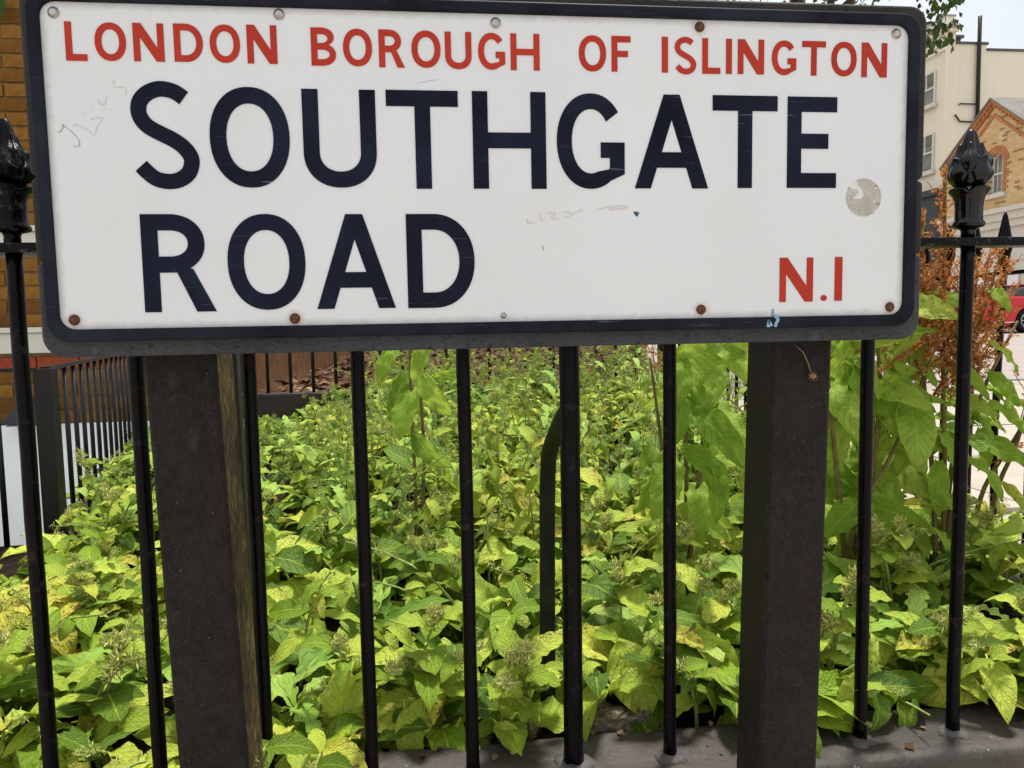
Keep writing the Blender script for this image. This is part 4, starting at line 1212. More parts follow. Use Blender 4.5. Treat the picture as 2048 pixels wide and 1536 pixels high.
# right half (larger Y side is farther); split on the window's centre line
slope = (GAP - EAV) / (GY1 - GM)
top_at = lambda y: GAP - abs(y - GM) * slope
near_half = [(GY0, 3.95), (WYc, 3.95), (WYc, WZ0), (WYc - WHW, WZ0)] + arc_pts(WYc, WZS, WHW)[:6:-1] + [(WYc, top_at(WYc)), (GY0, EAV)]
far_half = [(WYc, 3.95), (GY1, 3.95), (GY1, EAV), (GM, GAP), (WYc, top_at(WYc))] + arc_pts(WYc, WZS, WHW)[7::-1] + [(WYc + WHW, WZ0), (WYc, WZ0)]
for poly in (near_half, far_half):
    prism(b, [(GX, y, z) for y, z in poly], (0.25, 0, 0))
box(b, GX + 0.251, GX + 9, GY0, GY1, 3.95, EAV)
bmesh.ops.recalc_face_normals(b, faces=b.faces)
obj('wall', b, M['gable'], gb)
# reveal + window
b = BM()
for (ra, rb, xo) in ((WHW - 0.06, WHW, 0.14),):
    a0, a1 = arc_pts(WYc, WZS, ra), arc_pts(WYc, WZS, rb)
    for i in range(14):
        prism(b, [(GX + xo, *a0[i]), (GX + xo, *a1[i]), (GX + xo, *a1[i + 1]), (GX + xo, *a0[i + 1])], (0.06, 0, 0))
box(b, GX + 0.14, GX + 0.20, WYc - WHW, WYc - WHW + 0.06, WZ0, WZS); box(b, GX + 0.14, GX + 0.20, WYc + WHW - 0.06, WYc + WHW, WZ0, WZS)
box(b, GX + 0.14, GX + 0.20, WYc - WHW + 0.06, WYc + WHW - 0.06, WZ0, WZ0 + 0.08)
box(b, GX + 0.135, GX + 0.195, WYc - WHW + 0.06, WYc + WHW - 0.06, 5.25, 5.31)
for yy in (-0.095, 0.095):
    box(b, GX + 0.145, GX + 0.19, WYc + yy - 0.012, WYc + yy + 0.012, 5.31, WZS + 0.22)
    box(b, GX + 0.146, GX + 0.191, WYc + yy - 0.012, WYc + yy + 0.012, WZ0 + 0.08, 5.25)
gw = obj('window', b, M['frame'], gb)
b = BM(); b.faces.new([b.verts.new((GX + 0.17, y, z)) for y, z in hole]); obj('pane', b, M['glass'], gw)
b = BM(); box(b, GX - 0.10, GX + 0.12, WYc - WHW - 0.16, WYc + WHW + 0.12, WZ0 - 0.14, WZ0 - 0.003); obj('sill', b, M['stonewhite'], gw)
# soldier arch: every voussoir its own wedge, joined
b = BM()
for i in range(19):
    a0, a1 = R_(180 * i / 19 + 1.0), R_(180 * (i + 1) / 19 - 1.0)
    ri, ro = WHW + 0.002, WHW + 0.235
    prism(b, [(GX - 0.02, WYc + r * math.cos(a), WZS + r * math.sin(a)) for r, a in ((ri, a0), (ro, a0), (ro, a1), (ri, a1))], (0.018, 0, 0))
for sgn in (-1, 1):
    for k in range(11):
        w = 0.225 if k % 2 else 0.12
        y0_, y1_ = sorted((WYc + sgn * (WHW + 0.002), WYc + sgn * (WHW + w)))
        box(b, GX - 0.02, GX - 0.002, y0_, y1_, WZ0 + 0.02 + k * 0.09, WZ0 + 0.10 + k * 0.09)
obj('window_arch', b, M['orangebrick'], gb)
# raking verge: stepped orange brick bands and stone coping
def rake(o0, o1, x0, x1, mat, name):
    b = BM()
    for sgn in (-1, 1):
        ye = GM + sgn * (GY1 - GM + 0.12)
        ze = EAV - 0.12 * slope
        pts = [(x0, GM, GAP + o0), (x0, ye, ze + o0), (x0, ye, ze + o1), (x0, GM, GAP + o1)]
        prism(b, pts, (x1 - x0, 0, 0))
    bmesh.ops.recalc_face_normals(b, faces=b.faces)
    return obj(name, b, mat, gb)
rake(-0.30, -0.20, GX - 0.05, GX - 0.001, M['orangebrick'], 'verge_band')
rake(0.02, 0.14, GX - 0.06, GX + 0.2, M['orangebrick'], 'verge_band')
rake(0.142, 0.25, GX - 0.14, GX + 0.2, M['orangebrick'], 'verge_band')
rake(0.252, 0.31, GX - 0.20, GX + 9.0, M['slate'], 'roof')
b = BM()
for sgn in (-1, 1):
    L = 2.4 / 16
    for k in range(16):
        y_ = GM + sgn * (0.1 + k * L)
        if abs(y_ - GM) > 2.2: break
        z_ = top_at(y_) + 0.06
        box(b, GX - 0.10, GX - 0.062, y_ - 0.035, y_ + 0.035, z_ - 0.02, z_ + 0.06)
obj('dentils', b, M['orangebrick'], gb)['kind'] = 'stuff'
b = BM()
box(b, GX - 0.30, GX - 0.001, GY0 - 0.3, GY1 + 0.05, 3.95, 4.10)
box(b, GX - 0.20, GX - 0.001, GY0 - 0.2, GY1 + 0.03, 3.70, 3.948)
box(b, GX - 0.12, GX - 0.001, GY0 - 0.12, GY1 + 0.02, 3.48, 3.698)
obj('cornice', b, M['stonewhite'], gb)
b = BM()
box(b, GX, GX + 9, GY0, GY1 - 0.01, -0.4, 3.948)
box(b, GX - 0.03, GX - 0.001, GY0 + 0.05, GY1 - 0.05, 2.40, 3.20)
box(b, GX - 0.06, GX - 0.001, GY0 - 0.05, GY1 + 0.01, 2.02, 2.16)
obj('ground_floor', b, M['stonewhite'], gb)
b = BM(); box(b, GX - 0.05, GX - 0.002, 21.2, 23.4, 0.15, 1.98); obj('shutter', b, M['renderwhite'], gb)
b = BM(); box(b, GX - 0.075, GX - 0.052, 21.1, 23.6, 1.985, 2.018); obj('shutter_head', b, M['lead'], gb)

# ================================================================== RED CAR
car = thing('red_car', 'glossy red car parked across the road by the cream and brick buildings', 'car', (17.2, 18.9, 0.185))
cz = 0.185
X0, Yn, Yf = 14.98, 18.0, 19.8
WX = (16.04, 18.72)
def arch(cx, r=0.375, n=10): return [(cx - r * math.cos(R_(180 * i / n)), cz + 0.30 + r * math.sin(R_(180 * i / n))) for i in range(n + 1)]
side = [(X0 + 0.10, cz + 0.26), (X0 + 0.42, cz + 0.17)] + arch(WX[0]) + arch(WX[1]) + [(19.3, cz + 0.2), (19.42, cz + 0.35), (19.42, cz + 0.6), (19.25, cz + 0.74), (18.2, cz + 0.90), (16.2, cz + 0.97), (15.25, cz + 0.99), (X0 + 0.05, cz + 0.93), (X0, cz + 0.68), (X0 + 0.03, cz + 0.42)]
b = BM()
prism(b, [(x, Yn, z) for x, z in side], (0, Yf - Yn, 0))
bmesh.ops.recalc_face_normals(b, faces=b.faces)
es = [e for e in b.edges if abs(e.verts[0].co.y - e.verts[1].co.y) < 1e-4]
bmesh.ops.bevel(b, geom=es, offset=0.07, segments=4, affect='EDGES', profile=0.5, clamp_overlap=True)
obj('body', b, M['carred'], car, True)
roofp = [(15.55, cz + 0.985), (16.35, cz + 1.30), (16.9, cz + 1.37), (17.5, cz + 1.34), (18.25, cz + 0.93)]
b = BM()
prism(b, [(x, Yn + 0.16, z) for x, z in roofp], (0, Yf - Yn - 0.32, 0))
for v in b.verts:
    if v.co.z > cz + 1.2: v.co.y += 0.12 if v.co.y < 18.9 else -0.12
bmesh.ops.recalc_face_normals(b, faces=b.faces)
obj('cabin_glass', b, M['carglass'], car)
b = BM()
prism(b, [(16.3, Yn + 0.29, cz + 1.315), (16.9, Yn + 0.29, cz + 1.385), (17.55, Yn + 0.29, cz + 1.345), (17.5, Yn + 0.29, cz + 1.325), (16.9, Yn + 0.29, cz + 1.36), (16.36, Yn + 0.29, cz + 1.29)], (0, Yf - Yn - 0.58, 0))
bmesh.ops.recalc_face_normals(b, faces=b.faces)
obj('roof', b, M['carred'], car)
for wx in WX:
    for yy, sg in ((Yn + 0.02, 1), (Yf - 0.02, -1)):
        b = BM()
        prof = [(0.235, 0.0), (0.30, -0.005), (0.328, 0.02), (0.332, 0.10), (0.328, 0.18), (0.30, 0.20), (0.235, 0.20)]
        lathe(b, prof, (0, 0, 0), 32)
        bmesh.ops.rotate(b, verts=b.verts, cent=(0, 0, 0), matrix=Matrix.Rotation(R_(-90 * sg), 3, 'X'))
        bmesh.ops.translate(b, verts=b.verts, vec=(wx, yy, cz + 0.332))
        ty = obj('wheel', b, M['tyre'], car)
        b = BM()
        for k in range(10):
            a = 2 * math.pi * k / 10
            d = Vector((math.cos(a), 0, math.sin(a)))
            tube(b, [Vector((wx, yy - 0.004 * sg, cz + 0.332)) + d * 0.03, Vector((wx, yy - 0.012 * sg, cz + 0.332)) + d * 0.225], [0.018, 0.012], 5)
        rg = []
        for k in range(33): rg.append((wx + 0.228 * math.cos(2 * math.pi * k / 32), yy - 0.012 * sg, cz + 0.332 + 0.228 * math.sin(2 * math.pi * k / 32)))
        tube(b, rg, 0.012, 5, cap=False)
        obj('rim', b, M['alloy'], ty)
b = BM(); box(b, X0 + 0.04, X0 + 0.62, Yn - 0.006, Yn + 0.02, cz + 0.285, cz + 0.305); obj('trim_strip', b, M['chrome'], car)
b = BM(); box(b, X0 - 0.004, X0 + 0.22, Yn + 0.03, Yn + 0.32, cz + 0.70, cz + 0.80); obj('tail_light', b, M['taillight'], car)
b = BM(); box(b, X0 - 0.004, X0 + 0.22, Yf - 0.32, Yf - 0.03, cz + 0.70, cz + 0.80); obj('tail_light', b, M['taillight'], car)
b = BM(); box(b, X0 + 0.12, 19.3, Yn + 0.10, Yf - 0.10, cz + 0.12, cz + 0.26); obj('underbody', b, M['tyre'], car)
# ================================================================== PLANTS
def leaf_tmpl(n, m, w, a=0.62, b_=0.85, fold=0.25, curl=0.9, wave=0.10, jag=0.0, pet=0.12, bull=0.0, seed=0, waves=3.0, heart=0.0):
    """leaf of length 1 along +Y, upper side +Z: verts, quads, uv"""
    vs = np.linspace(0, 1, n + 1)
    peak = (a / (a + b_)) ** a * (b_ / (a + b_)) ** b_
    V, UV = [], []
    y = z = 0.0
    V_rows = []
    th0 = 0.0
    ys, zs = [0.0], [0.0]
    for i in range(n):
        t = curl * ((i + 0.5) / n - 0.25)
        y += math.cos(t) / n; z -= math.sin(t) / n
        ys.append(y); zs.append(z)
    for i, v in enumerate(vs):
        hw = w * 0.5 * (max(v, 1e-6) ** a * max(1 - v, 0) ** b_) / peak
        if jag: hw *= 1 - jag * (1 - abs(((v * 5.5 + seed * 0.37) % 1.0) * 2 - 1))
        if i == n: hw = w * 0.006
        if i == 0: hw = w * (0.03 if not heart else heart)
        for j in range(m):
            u = -1 + 2 * j / (m - 1)
            zz = zs[i] + fold * abs(u) * hw + wave * hw * math.sin(waves * 2 * math.pi * v + seed + (1.3 if u > 0 else 0)) * u * u
            if bull: zz += bull * noise.noise(Vector((u * 3.1 + seed * 5, v * 7.3, seed)))
            yy = ys[i] + (0.0 if not heart or i > 0 else -0.06 * abs(u))
            V.append((hw * u, yy, zz)); UV.append((0.5 + u * 0.5, v))
    Q = []
    for i in range(n):
        for j in range(m - 1):
            k = i * m + j
            Q.append((k, k + 1, k + m + 1, k + m))
    if pet:
        k = len(V)
        pw = 0.011
        for (yy, zz_) in ((-pet, 0.04 * pet), (0.02, 0.0)):
            V += [(-pw, yy, zz_), (0, yy, zz_ + pw), (pw, yy, zz_)]
            UV += [(0.49, 0), (0.5, 0), (0.51, 0)]
        Q += [(k, k + 1, k + 4, k + 3), (k + 1, k + 2, k + 5, k + 4)]
    return np.array(V, np.float32), np.array(Q, np.int32), np.array(UV, np.float32)

def tmpl_set(k, n, m, **kw):
    out = []
    r = random.Random(int(kw.pop('s', 3)))
    w0 = kw.pop('w'); c0 = kw.pop('curl')
    for i in range(k):
        out.append(leaf_tmpl(n, m, w0 * r.uniform(0.70, 1.20), curl=c0 * r.uniform(0.4, 1.5), fold=kw.get('fold', 0.25) * r.uniform(0.4, 1.6),
                             seed=i * 1.7, **{q: x for q, x in kw.items() if q != 'fold'}))
    return out
TA_HI = tmpl_set(7, 16, 7, w=0.50, curl=1.3, wave=0.15, bull=0.040, waves=3.4, s=1)
TA_LO = tmpl_set(9, 5, 3, w=0.46, curl=1.5, fold=0.4, wave=0.20, pet=0.0, s=2)
TA_MID = tmpl_set(12, 9, 5, w=0.45, curl=1.5, fold=0.35, wave=0.15, bull=0.035, pet=0.1, s=4)
TJ_HI = tmpl_set(4, 22, 5, w=0.34, curl=1.2, wave=0.22, jag=0.55, pet=0.0, a=0.75, b_=0.6, waves=5, s=5)
TJ_LO = tmpl_set(4, 11, 3, w=0.34, curl=1.2, wave=0.15, jag=0.5, pet=0.0, a=0.75, b_=0.6, s=6)
TD_HI = tmpl_set(8, 22, 9, w=0.46, curl=1.3, wave=0.20, bull=0.060, pet=0.16, a=0.42, b_=0.72, waves=2.7, heart=0.16, s=7)
TT = tmpl_set(4, 2, 3, w=0.75, curl=0.6, wave=0.0, pet=0.0, s=8)

def leaf_meshes(ts, name, mat):
    out = []
    for V, Q, UV in ts:
        me = mesh_arrays(name, V, Q, UV)
        me.materials.append(mat)
        out.append(me)
    return out
LM_A = leaf_meshes(TA_HI, 'leaf', M['leaf'])
LM_J = leaf_meshes(TJ_HI, 'leaf', M['jag'])
LM_D = leaf_meshes(TD_HI, 'leaf', M['dock'])

def frame(d, up):
    d = Vector(d).normalized()
    x = d.cross(Vector(up))
    if x.length < 1e-4: x = d.orthogonal()
    x.normalize()
    return x, d, x.cross(d)
def put_leaf(parent, me, base, d, up, L, tint, wsc=1.0):
    x, y, z = frame(d, up)
    o = link('leaf', me, parent=parent)
    b = Vector(base) - wloc(parent)
    o.matrix_basis = Matrix(((x.x * L * wsc, y.x * L, z.x * L, b.x), (x.y * L * wsc, y.y * L, z.y * L, b.y), (x.z * L * wsc, y.z * L, z.z * L, b.z), (0, 0, 0, 1)))
    o.color = (tint, 0, 0, 1)
    return o

class Acc:
    def __init__(s): s.V, s.Q, s.UV, s.T, s.M, s.n = [], [], [], [], [], 0
    def add(s, tm, base, d, up, L, tint, mi, wsc=1.0):
        V, Q, UV = tm
        x, y, z = frame(d, up)
        A = np.array([[x.x * wsc, x.y * wsc, x.z * wsc], [y.x, y.y, y.z], [z.x, z.y, z.z]], np.float32) * L
        s.V.append(V @ A + np.array(base, np.float32)); s.Q.append(Q + s.n); s.UV.append(UV)
        s.T.append(np.full(len(V), tint, np.float32)); s.M.append(np.full(len(Q), mi, np.int32)); s.n += len(V)
    def tube3(s, pts, r0, r1, mi, k=4):
        V = []; n = len(pts)
        for i, p in enumerate(pts):
            t = (pts[min(i + 1, n - 1)] - pts[max(i - 1, 0)]).normalized()
            a = t.orthogonal().normalized(); b = t.cross(a)
            r = r0 + (r1 - r0) * i / (n - 1)
            for j in range(k):
                q = p + (a * math.cos(2 * math.pi * j / k) + b * math.sin(2 * math.pi * j / k)) * r
                V.append(tuple(q))
        Q = [(i * k + j, i * k + (j + 1) % k, (i + 1) * k + (j + 1) % k, (i + 1) * k + j) for i in range(n - 1) for j in range(k)]
        s.V.append(np.array(V, np.float32)); s.Q.append(np.array(Q, np.int32) + s.n); s.UV.append(np.zeros((len(V), 2), np.float32))
        s.T.append(np.zeros(len(V), np.float32)); s.M.append(np.full(len(Q), mi, np.int32)); s.n += len(V)
    def mesh(s, name, mats):
        me = mesh_arrays(name, np.concatenate(s.V), np.concatenate(s.Q), np.concatenate(s.UV), np.concatenate(s.T), np.concatenate(s.M))
        for m in mats: me.materials.append(m)
        return me

def spike_tmpl(seed, n=22, r=0.0095):
    """tuft of little pointed calyces"""
    R2 = random.Random(seed)
    V, Q = [], []
    for i in range(n):
        d = Vector((R2.gauss(0, 1), R2.gauss(0, 1), R2.gauss(0.5, 0.8))).normalized()
        o = Vector((R2.uniform(-1, 1), R2.uniform(-1, 1), R2.uniform(-.6, .8))) * r * 0.75
        L = R2.uniform(0.6, 1.15) * r
        a = d.orthogonal().normalized(); c = d.cross(a)
        for e in (a, c):
            k = len(V)
            V += [tuple(o), tuple(o + d * L * 0.4 + e * L * 0.11), tuple(o + d * L), tuple(o + d * L * 0.4 - e * L * 0.11)]
            Q.append((k, k + 1, k + 2, k + 3))
    return np.array(V, np.float32), np.array(Q, np.int32), np.zeros((len(V), 2), np.float32)
SPK = [spike_tmpl(i) for i in range(4)]
LM_F = []
for V, Q, UV in [spike_tmpl(20 + i, 60, 0.0105) for i in range(4)]:
    me = mesh_arrays('flower_head', V, Q, UV, smooth=False); me.materials.append(M['calyx']); LM_F.append(me)

def stem_curve(base, h, lean, sag=0.35, n=7):
    P = []
    for i in range(n):
        t = i / (n - 1)
        P.append(Vector((base[0] + lean[0] * t ** 1.6, base[1] + lean[1] * t ** 1.6, base[2] + h * (t * (1 + sag) - sag * t * t * 1.0))))
    return P
def at_curve(P, t):
    f = t * (len(P) - 1); i = min(int(f), len(P) - 2)
    return P[i].lerp(P[i + 1], f - i), (P[i + 1] - P[i]).normalized()

def canopy(x, y):
    h = np.interp(y, [1.0, 1.25, 1.6, 2.2, 3.0, 4.1], [0.10, 0.16, 0.23, 0.30, 0.38, 0.50])
    if x < -0.25 and y > 1.45:
        h *= np.interp(x, [-1.3, -0.75, -0.25], [0.42, 0.45, 1.0] if y < 2.6 else [0.40, 0.52, 0.8])
    if y > 2.7 and x < -0.25: h *= float(np.interp(x, [-0.7, -0.25], [0.55, 0.95]))
    if x < -0.5 and 1.4 < y < 2.5: h *= 0.80
    return float(h)

def tint_pick(r):
    q = r.random()
    if q < 0.28: return r.uniform(0.0, 0.22)
    if q < 0.93: return r.uniform(0.30, 0.82)
    if q < 0.975: return r.uniform(0.82, 0.92)
    return r.uniform(0.93, 1.0)

# ---- the mass of the bed: sprawling stems nobody could count
acc = Acc()
r = random.Random(21)
GA = 2.39996
y = 1.03
while y < 4.12:
    step = 0.067 + 0.005 * (y - 1)
    x = -2.1 if y < 2.1 else -1.05 - 0.2 * (y - 2.16)
    xr = 1.33 if y > 1.02 else 1.6
    while x < xr:
        bx, by = x + r.uniform(-.03, .03), y + r.uniform(-.03, .03)
        x += step
        if bx / by < -0.82 or bx / by > 1.02: continue
        if 1.09 < by < 1.32 and r.random() < 0.5: continue
        gap = noise.noise(Vector((bx * 5.5, by * 5.5, 3.3)))
        if by < 3.3 and gap < -0.03 and r.random() < 0.88: continue
        if by < 1.03: by = 1.03
        if 0.19 < bx < 0.30 and by < 1.12: continue
        near = by < 1.9
        hz = canopy(bx, by) * r.uniform(0.62, 1.12)
        tall = r.random() < 0.13 and not (bx < -0.5 and by > 1.3)
        if tall: hz *= r.uniform(1.15, 1.4)
        if by < 1.12: lean_y = -0.09
        else: lean_y = 0.0
        b0 = (bx, by, soil_z(bx, by) - 0.01)
        lean = (r.gauss(0, 0.06), r.gauss(-0.01, 0.05))
        if r.random() < 0.16: lean = (r.gauss(0, 0.17), r.gauss(-0.05, 0.08)); hz *= 1.05
        hz *= 1 + (0.60 if bx > -0.5 else 0.3) * gap
        lean = (lean[0], lean[1] + lean_y)
        P = stem_curve(b0, hz, lean, 0.5)
        acc.tube3(P, 0.0034, 0.0015, 2, 5 if near else 3)
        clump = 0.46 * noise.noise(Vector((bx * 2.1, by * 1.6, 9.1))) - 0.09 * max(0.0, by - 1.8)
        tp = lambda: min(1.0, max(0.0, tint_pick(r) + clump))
        ph = r.uniform(0, 6.3)
        nl = r.randint(6, 9) if near else r.randint(8, 12)
        L0 = (r.uniform(0.048, 0.088) if by > 1.9 else 1.0) * 1.0 if by > 1.9 else r.choice((r.uniform(0.055, 0.09), r.uniform(0.085, 0.12), r.uniform(0.11, 0.16) if near else r.uniform(.09, .12)))
        ts = TA_MID if near else TA_LO
        if tall: L0 *= 0.6
        for k in range(nl):
            t = 0.16 + 0.84 * (k + r.uniform(-.2, .3)) / nl
            t = min(max(t, 0.1), 0.99)
            p, tg = at_curve(P, t)
            a = ph + k * GA
            rad = Vector((math.cos(a), math.sin(a), 0))
            d = rad + Vector((0, -0.15, r.uniform(-0.9, 0.9) * (0.5 + t * .6)))
            L = L0 * (1.2 - 0.78 * t) * r.uniform(0.65, 1.3)
            acc.add(r.choice(ts), p, d, Vector((r.gauss(0, .3), -0.35 + r.gauss(0, .3), 1)) + rad * r.uniform(-.5, .3), L, tp(), 0, r.uniform(0.85, 1.15))
        # basal leaves
        if r.random() < 0.34:
            for k in range(r.randint(2, 4)):
                a = r.uniform(0, 6.3)
                rad = Vector((math.cos(a), math.sin(a), 0))
                acc.add(r.choice(TA_MID), Vector(b0) + Vector((0, 0, hz * r.uniform(0.1, 0.5))), rad + Vector((0, 0, r.uniform(0.2, 0.9))), (0, 0, 1), r.uniform(0.10, 0.18), tp(), 0)
        elif r.random() < 0.26:
            for k in range(r.randint(3, 5)):
                a = r.uniform(0, 6.3)
                rad = Vector((math.cos(a), math.sin(a), 0))
                acc.add(r.choice(TJ_HI if near else TJ_LO), Vector(b0) + Vector((0, 0, hz * r.uniform(0.3, 0.7))), rad + Vector((0, 0, r.uniform(0.3, 1.0))), (0, 0, 1), r.uniform(0.10, 0.16), r.uniform(.3, .8), 1)
        # dry calyx tufts
        for k in range(r.randint(0, 5) if near else r.randint(2, 7)):
            p, tg = at_curve(P, 1 - 0.08 * k)
            acc.add(r.choice(SPK), p + Vector((r.gauss(0, .008), r.gauss(0, .008), 0.004)), tg, (0.3, 0.9, 0.1), r.uniform(0.6, 1.2), 0, 3)
    y += step
gc = link('ground_cover', acc.mesh('ground_cover', [M['leaf'], M['jag'], M['stem'], M['calyx']]))
gc.color = (0, 0, 0, 1)
tag(gc, 'dense yellow green alkanet foliage filling the planting bed behind the railing', 'plants', kind='stuff')

# ---- the plants of the front rows, leaf by leaf
def alkanet(x, y, label, stems=3, h=0.16, L0=0.10, basal=4, seed=0, lean=(0, -0.03), hero=(), kind='leaf', heads=True, spread=0.07):
    q = random.Random(100 + seed)
    z0 = soil_z(x, y) - 0.005
    p0 = thing('alkanet_plant' if kind == 'leaf' else 'sowthistle_plant', label, 'plant', (x, y, z0), 'leafy plants along the front plinth')
    LM = LM_A if kind == 'leaf' else LM_J
    sb = BM()
    for s in range(stems):
        a = q.uniform(0, 6.3)
        ln = (lean[0] + math.cos(a) * spread, lean[1] + math.sin(a) * spread * 0.7)
        P = stem_curve((x + q.uniform(-.03, .03), y + q.uniform(-.02, .02), z0), h * q.uniform(0.75, 1.2), ln, 0.55)
        tube(sb, P, [0.0034 - 0.0018 * i / 6 for i in range(7)], 5)
        nl = q.randint(5, 7)
        for k in range(nl):
            t = 0.2 + 0.78 * (k + q.uniform(-.2, .2)) / nl
            p, tg = at_curve(P, max(t, .1))
            an = q.uniform(0, 0.6) + k * GA + s
            rad = Vector((math.cos(an), math.sin(an) - 0.15, 0))
            put_leaf(p0, q.choice(LM), p, rad + Vector((0, 0, q.uniform(-.15, .8))), Vector((0, -0.35, 1)), L0 * (1.15 - 0.6 * t) * q.uniform(.8, 1.2), tint_pick(q), q.uniform(.9, 1.15))
        if heads:
            for k in range(q.randint(2, 4)):
                p, tg = at_curve(P, 1 - 0.09 * k)
                f = link('flower_head', q.choice(LM_F), parent=p0)
                f.location = p + Vector((q.gauss(0, .007), q.gauss(0, .007), .004)) - wloc(p0)
                f.rotation_euler = (q.uniform(-.6, .6), q.uniform(-.6, .6), q.uniform(0, 6))
                f.scale = (q.uniform(.9, 1.4),) * 3
    for k in range(basal):
        an = q.uniform(0, 6.3) if k else -1.4
        rad = Vector((math.cos(an), math.sin(an), 0))
        put_leaf(p0, q.choice(LM), (x + q.uniform(-.03, .03), y - 0.02, z0 + 0.03), rad + Vector((0, -0.25, q.uniform(.35, 1.3))), (0, -0.3, 1), L0 * q.uniform(1.1, 1.6), tint_pick(q))
    for (base, d, up, L, tint, kk, ws) in hero:
        put_leaf(p0, (LM_A if kk == 'a' else LM_J)[int(L * 1000) % (7 if kk == 'a' else 4)], base, d, up, L, tint, ws)
        tube(sb, [(x, y, z0), Vector((x, y, z0)).lerp(Vector(base), 0.6) + Vector((0, 0, 0.012)), base], [0.003, 0.0026, 0.002], 5)
    obj('stem', sb, M['stem'], p0)
    return p0
B3 = (0, -1, 0.35)
alkanet(-0.66, 1.14, 'yellowing alkanet plant in the bottom left corner left of the leftmost big finial bar', 3, 0.20, 0.11, 5, 1)
alkanet(-0.50, 1.10, 'alkanet plant with one big yellow brown edged leaf between the first two railing bars', 2, 0.15, 0.10, 4, 2,
        hero=[((-0.530, 1.10, 0.100), (0.9, -0.30, 0.28), (-0.1, -0.75, 0.7), 0.098, 0.955, 'a', 1.35), ((-0.60, 1.06, 0.085), (-0.55, -0.5, -0.15), (0, -.6, .8), 0.115, 0.80, 'a', 1.2), ((-0.47, 1.06, 0.12), (0.1, -0.6, -0.75), (0, -1, .3), 0.080, 0.97, 'a', .8)])
alkanet(-0.31, 1.06, 'small alkanet plant in the narrow gap left of the left sign post', 2, 0.14, 0.085, 3, 3)
alkanet(-0.142, 1.07, 'alkanet plant with a tall pale upright leaf just right of the left sign post', 2, 0.17, 0.10, 3, 4,
        hero=[((-0.146, 1.045, 0.060), (0.07, -0.10, 1.0), (0.05, -1, 0.0), 0.125, 0.70, 'a', 0.95), ((-0.170, 1.05, 0.060), (-0.25, -0.15, 0.9), (0.2, -1, 0.1), 0.090, 0.88, 'a', 1.0), ((-0.10, 1.05, 0.055), (0.75, -0.25, 0.65), (-.3, -.8, .5), 0.10, 0.62, 'a', 1.05)])
alkanet(-0.03, 1.09, 'alkanet plant with broad puckered leaves between the two thin bars right of the left post', 3, 0.19, 0.11, 4, 5,
        hero=[((-0.060, 1.04, 0.065), (0.55, -0.3, 0.75), (-.2, -1, .3), 0.115, 0.66, 'a', 1.1), ((-0.02, 1.03, 0.060), (0.9, -0.2, 0.1), (0, -.7, .7), 0.095, 0.58, 'a', 1.0), ((-0.05, 1.03, 0.12), (0.15, -.4, -.85), (0, -1, .2), 0.095, 0.72, 'a', 0.75)])
alkanet(0.11, 1.05, 'alkanet plant flopping one ragged leaf onto the plinth left of the thick bar', 3, 0.16, 0.09, 2, 6,
        hero=[((0.080, 0.992, 0.108), (0.55, -0.75, -0.35), (0.0, -0.55, 0.85), 0.066, 0.76, 'a', 1.25), ((0.09, 1.02, 0.10), (0.25, -0.2, 0.95), (0, -1, .2), 0.09, 0.70, 'a', .8)])
alkanet(0.30, 1.13, 'alkanet plant with a broad leaf drooping over the pale stone beside the thick bar', 2, 0.20, 0.11, 3, 7,
        hero=[((0.275, 1.06, 0.185), (0.35, -0.35, -0.9), (0, -1, .25), 0.125, 0.74, 'a', 1.05), ((0.34, 1.05, 0.20), (0.9, -.3, -.2), (0, -.6, .8), 0.075, 0.92, 'a', .8)])
alkanet(0.43, 1.12, 'alkanet plant with a long drooping leaf just left of the right sign post', 2, 0.19, 0.11, 3, 8,
        hero=[((0.395, 1.08, 0.185), (0.6, -0.3, -0.55), (-.1, -.8, .6), 0.150, 0.66, 'a', .85), ((0.42, 1.07, 0.09), (0.6, -.4, .1), (0, -.6, .8), 0.09, 0.83, 'a', 1.0)])
alkanet(0.60, 1.06, 'alkanet plant with fuzzy flower heads leaning out between the bars right of the right post', 3, 0.19, 0.085, 3, 9, (0.02, -0.07),
        hero=[((0.590, 0.950, 0.158), (-0.35, -0.2, -0.75), (-.2, -1, .3), 0.060, 0.70, 'a', 0.95), ((0.556, 0.975, 0.105), (0.1, -.25, -.95), (.3, -1, .1), 0.075, 0.55, 'a', .55), ((0.61, 0.96, 0.175), (0.3, -.2, .5), (0, -.8, .6), 0.045, 0.72, 'a', .9)])
alkanet(0.76, 1.05, 'alkanet plant with an upright rounded leaf between the last two near bars', 3, 0.17, 0.10, 4, 10,
        hero=[((0.70, 1.06, 0.07), (0.12, -.1, 1), (0, -1, .1), 0.115, 0.78, 'a', 1.1)])
alkanet(0.92, 1.04, 'pale alkanet plant in the bottom right corner beyond the finial bar', 3, 0.16, 0.11, 5, 11)
alkanet(1.12, 1.14, 'alkanet plant at the far right against the side railing', 3, 0.20, 0.10, 4, 12)
alkanet(-0.82, 1.40, 'alkanet plant with tall flower stems at the left edge before the white wall', 3, 0.15, 0.09, 3, 13)
alkanet(-0.60, 1.45, 'bushy alkanet plant behind the big yellow leaf on the left', 4, 0.16, 0.10, 4, 14)
alkanet(-0.83, 1.96, 'taller flowering alkanet plant rising before the left area railing', 5, 0.27, 0.075, 2, 15, spread=0.08)
alkanet(-0.14, 1.32, 'pale jagged sowthistle plant right of the left sign post', 0, 0.2, 0.15, 9, 16, kind='jag', heads=False)
alkanet(0.02, 1.42, 'alkanet plant sprawling behind the thin bar left of the bent stay', 4, 0.26, 0.10, 4, 17)
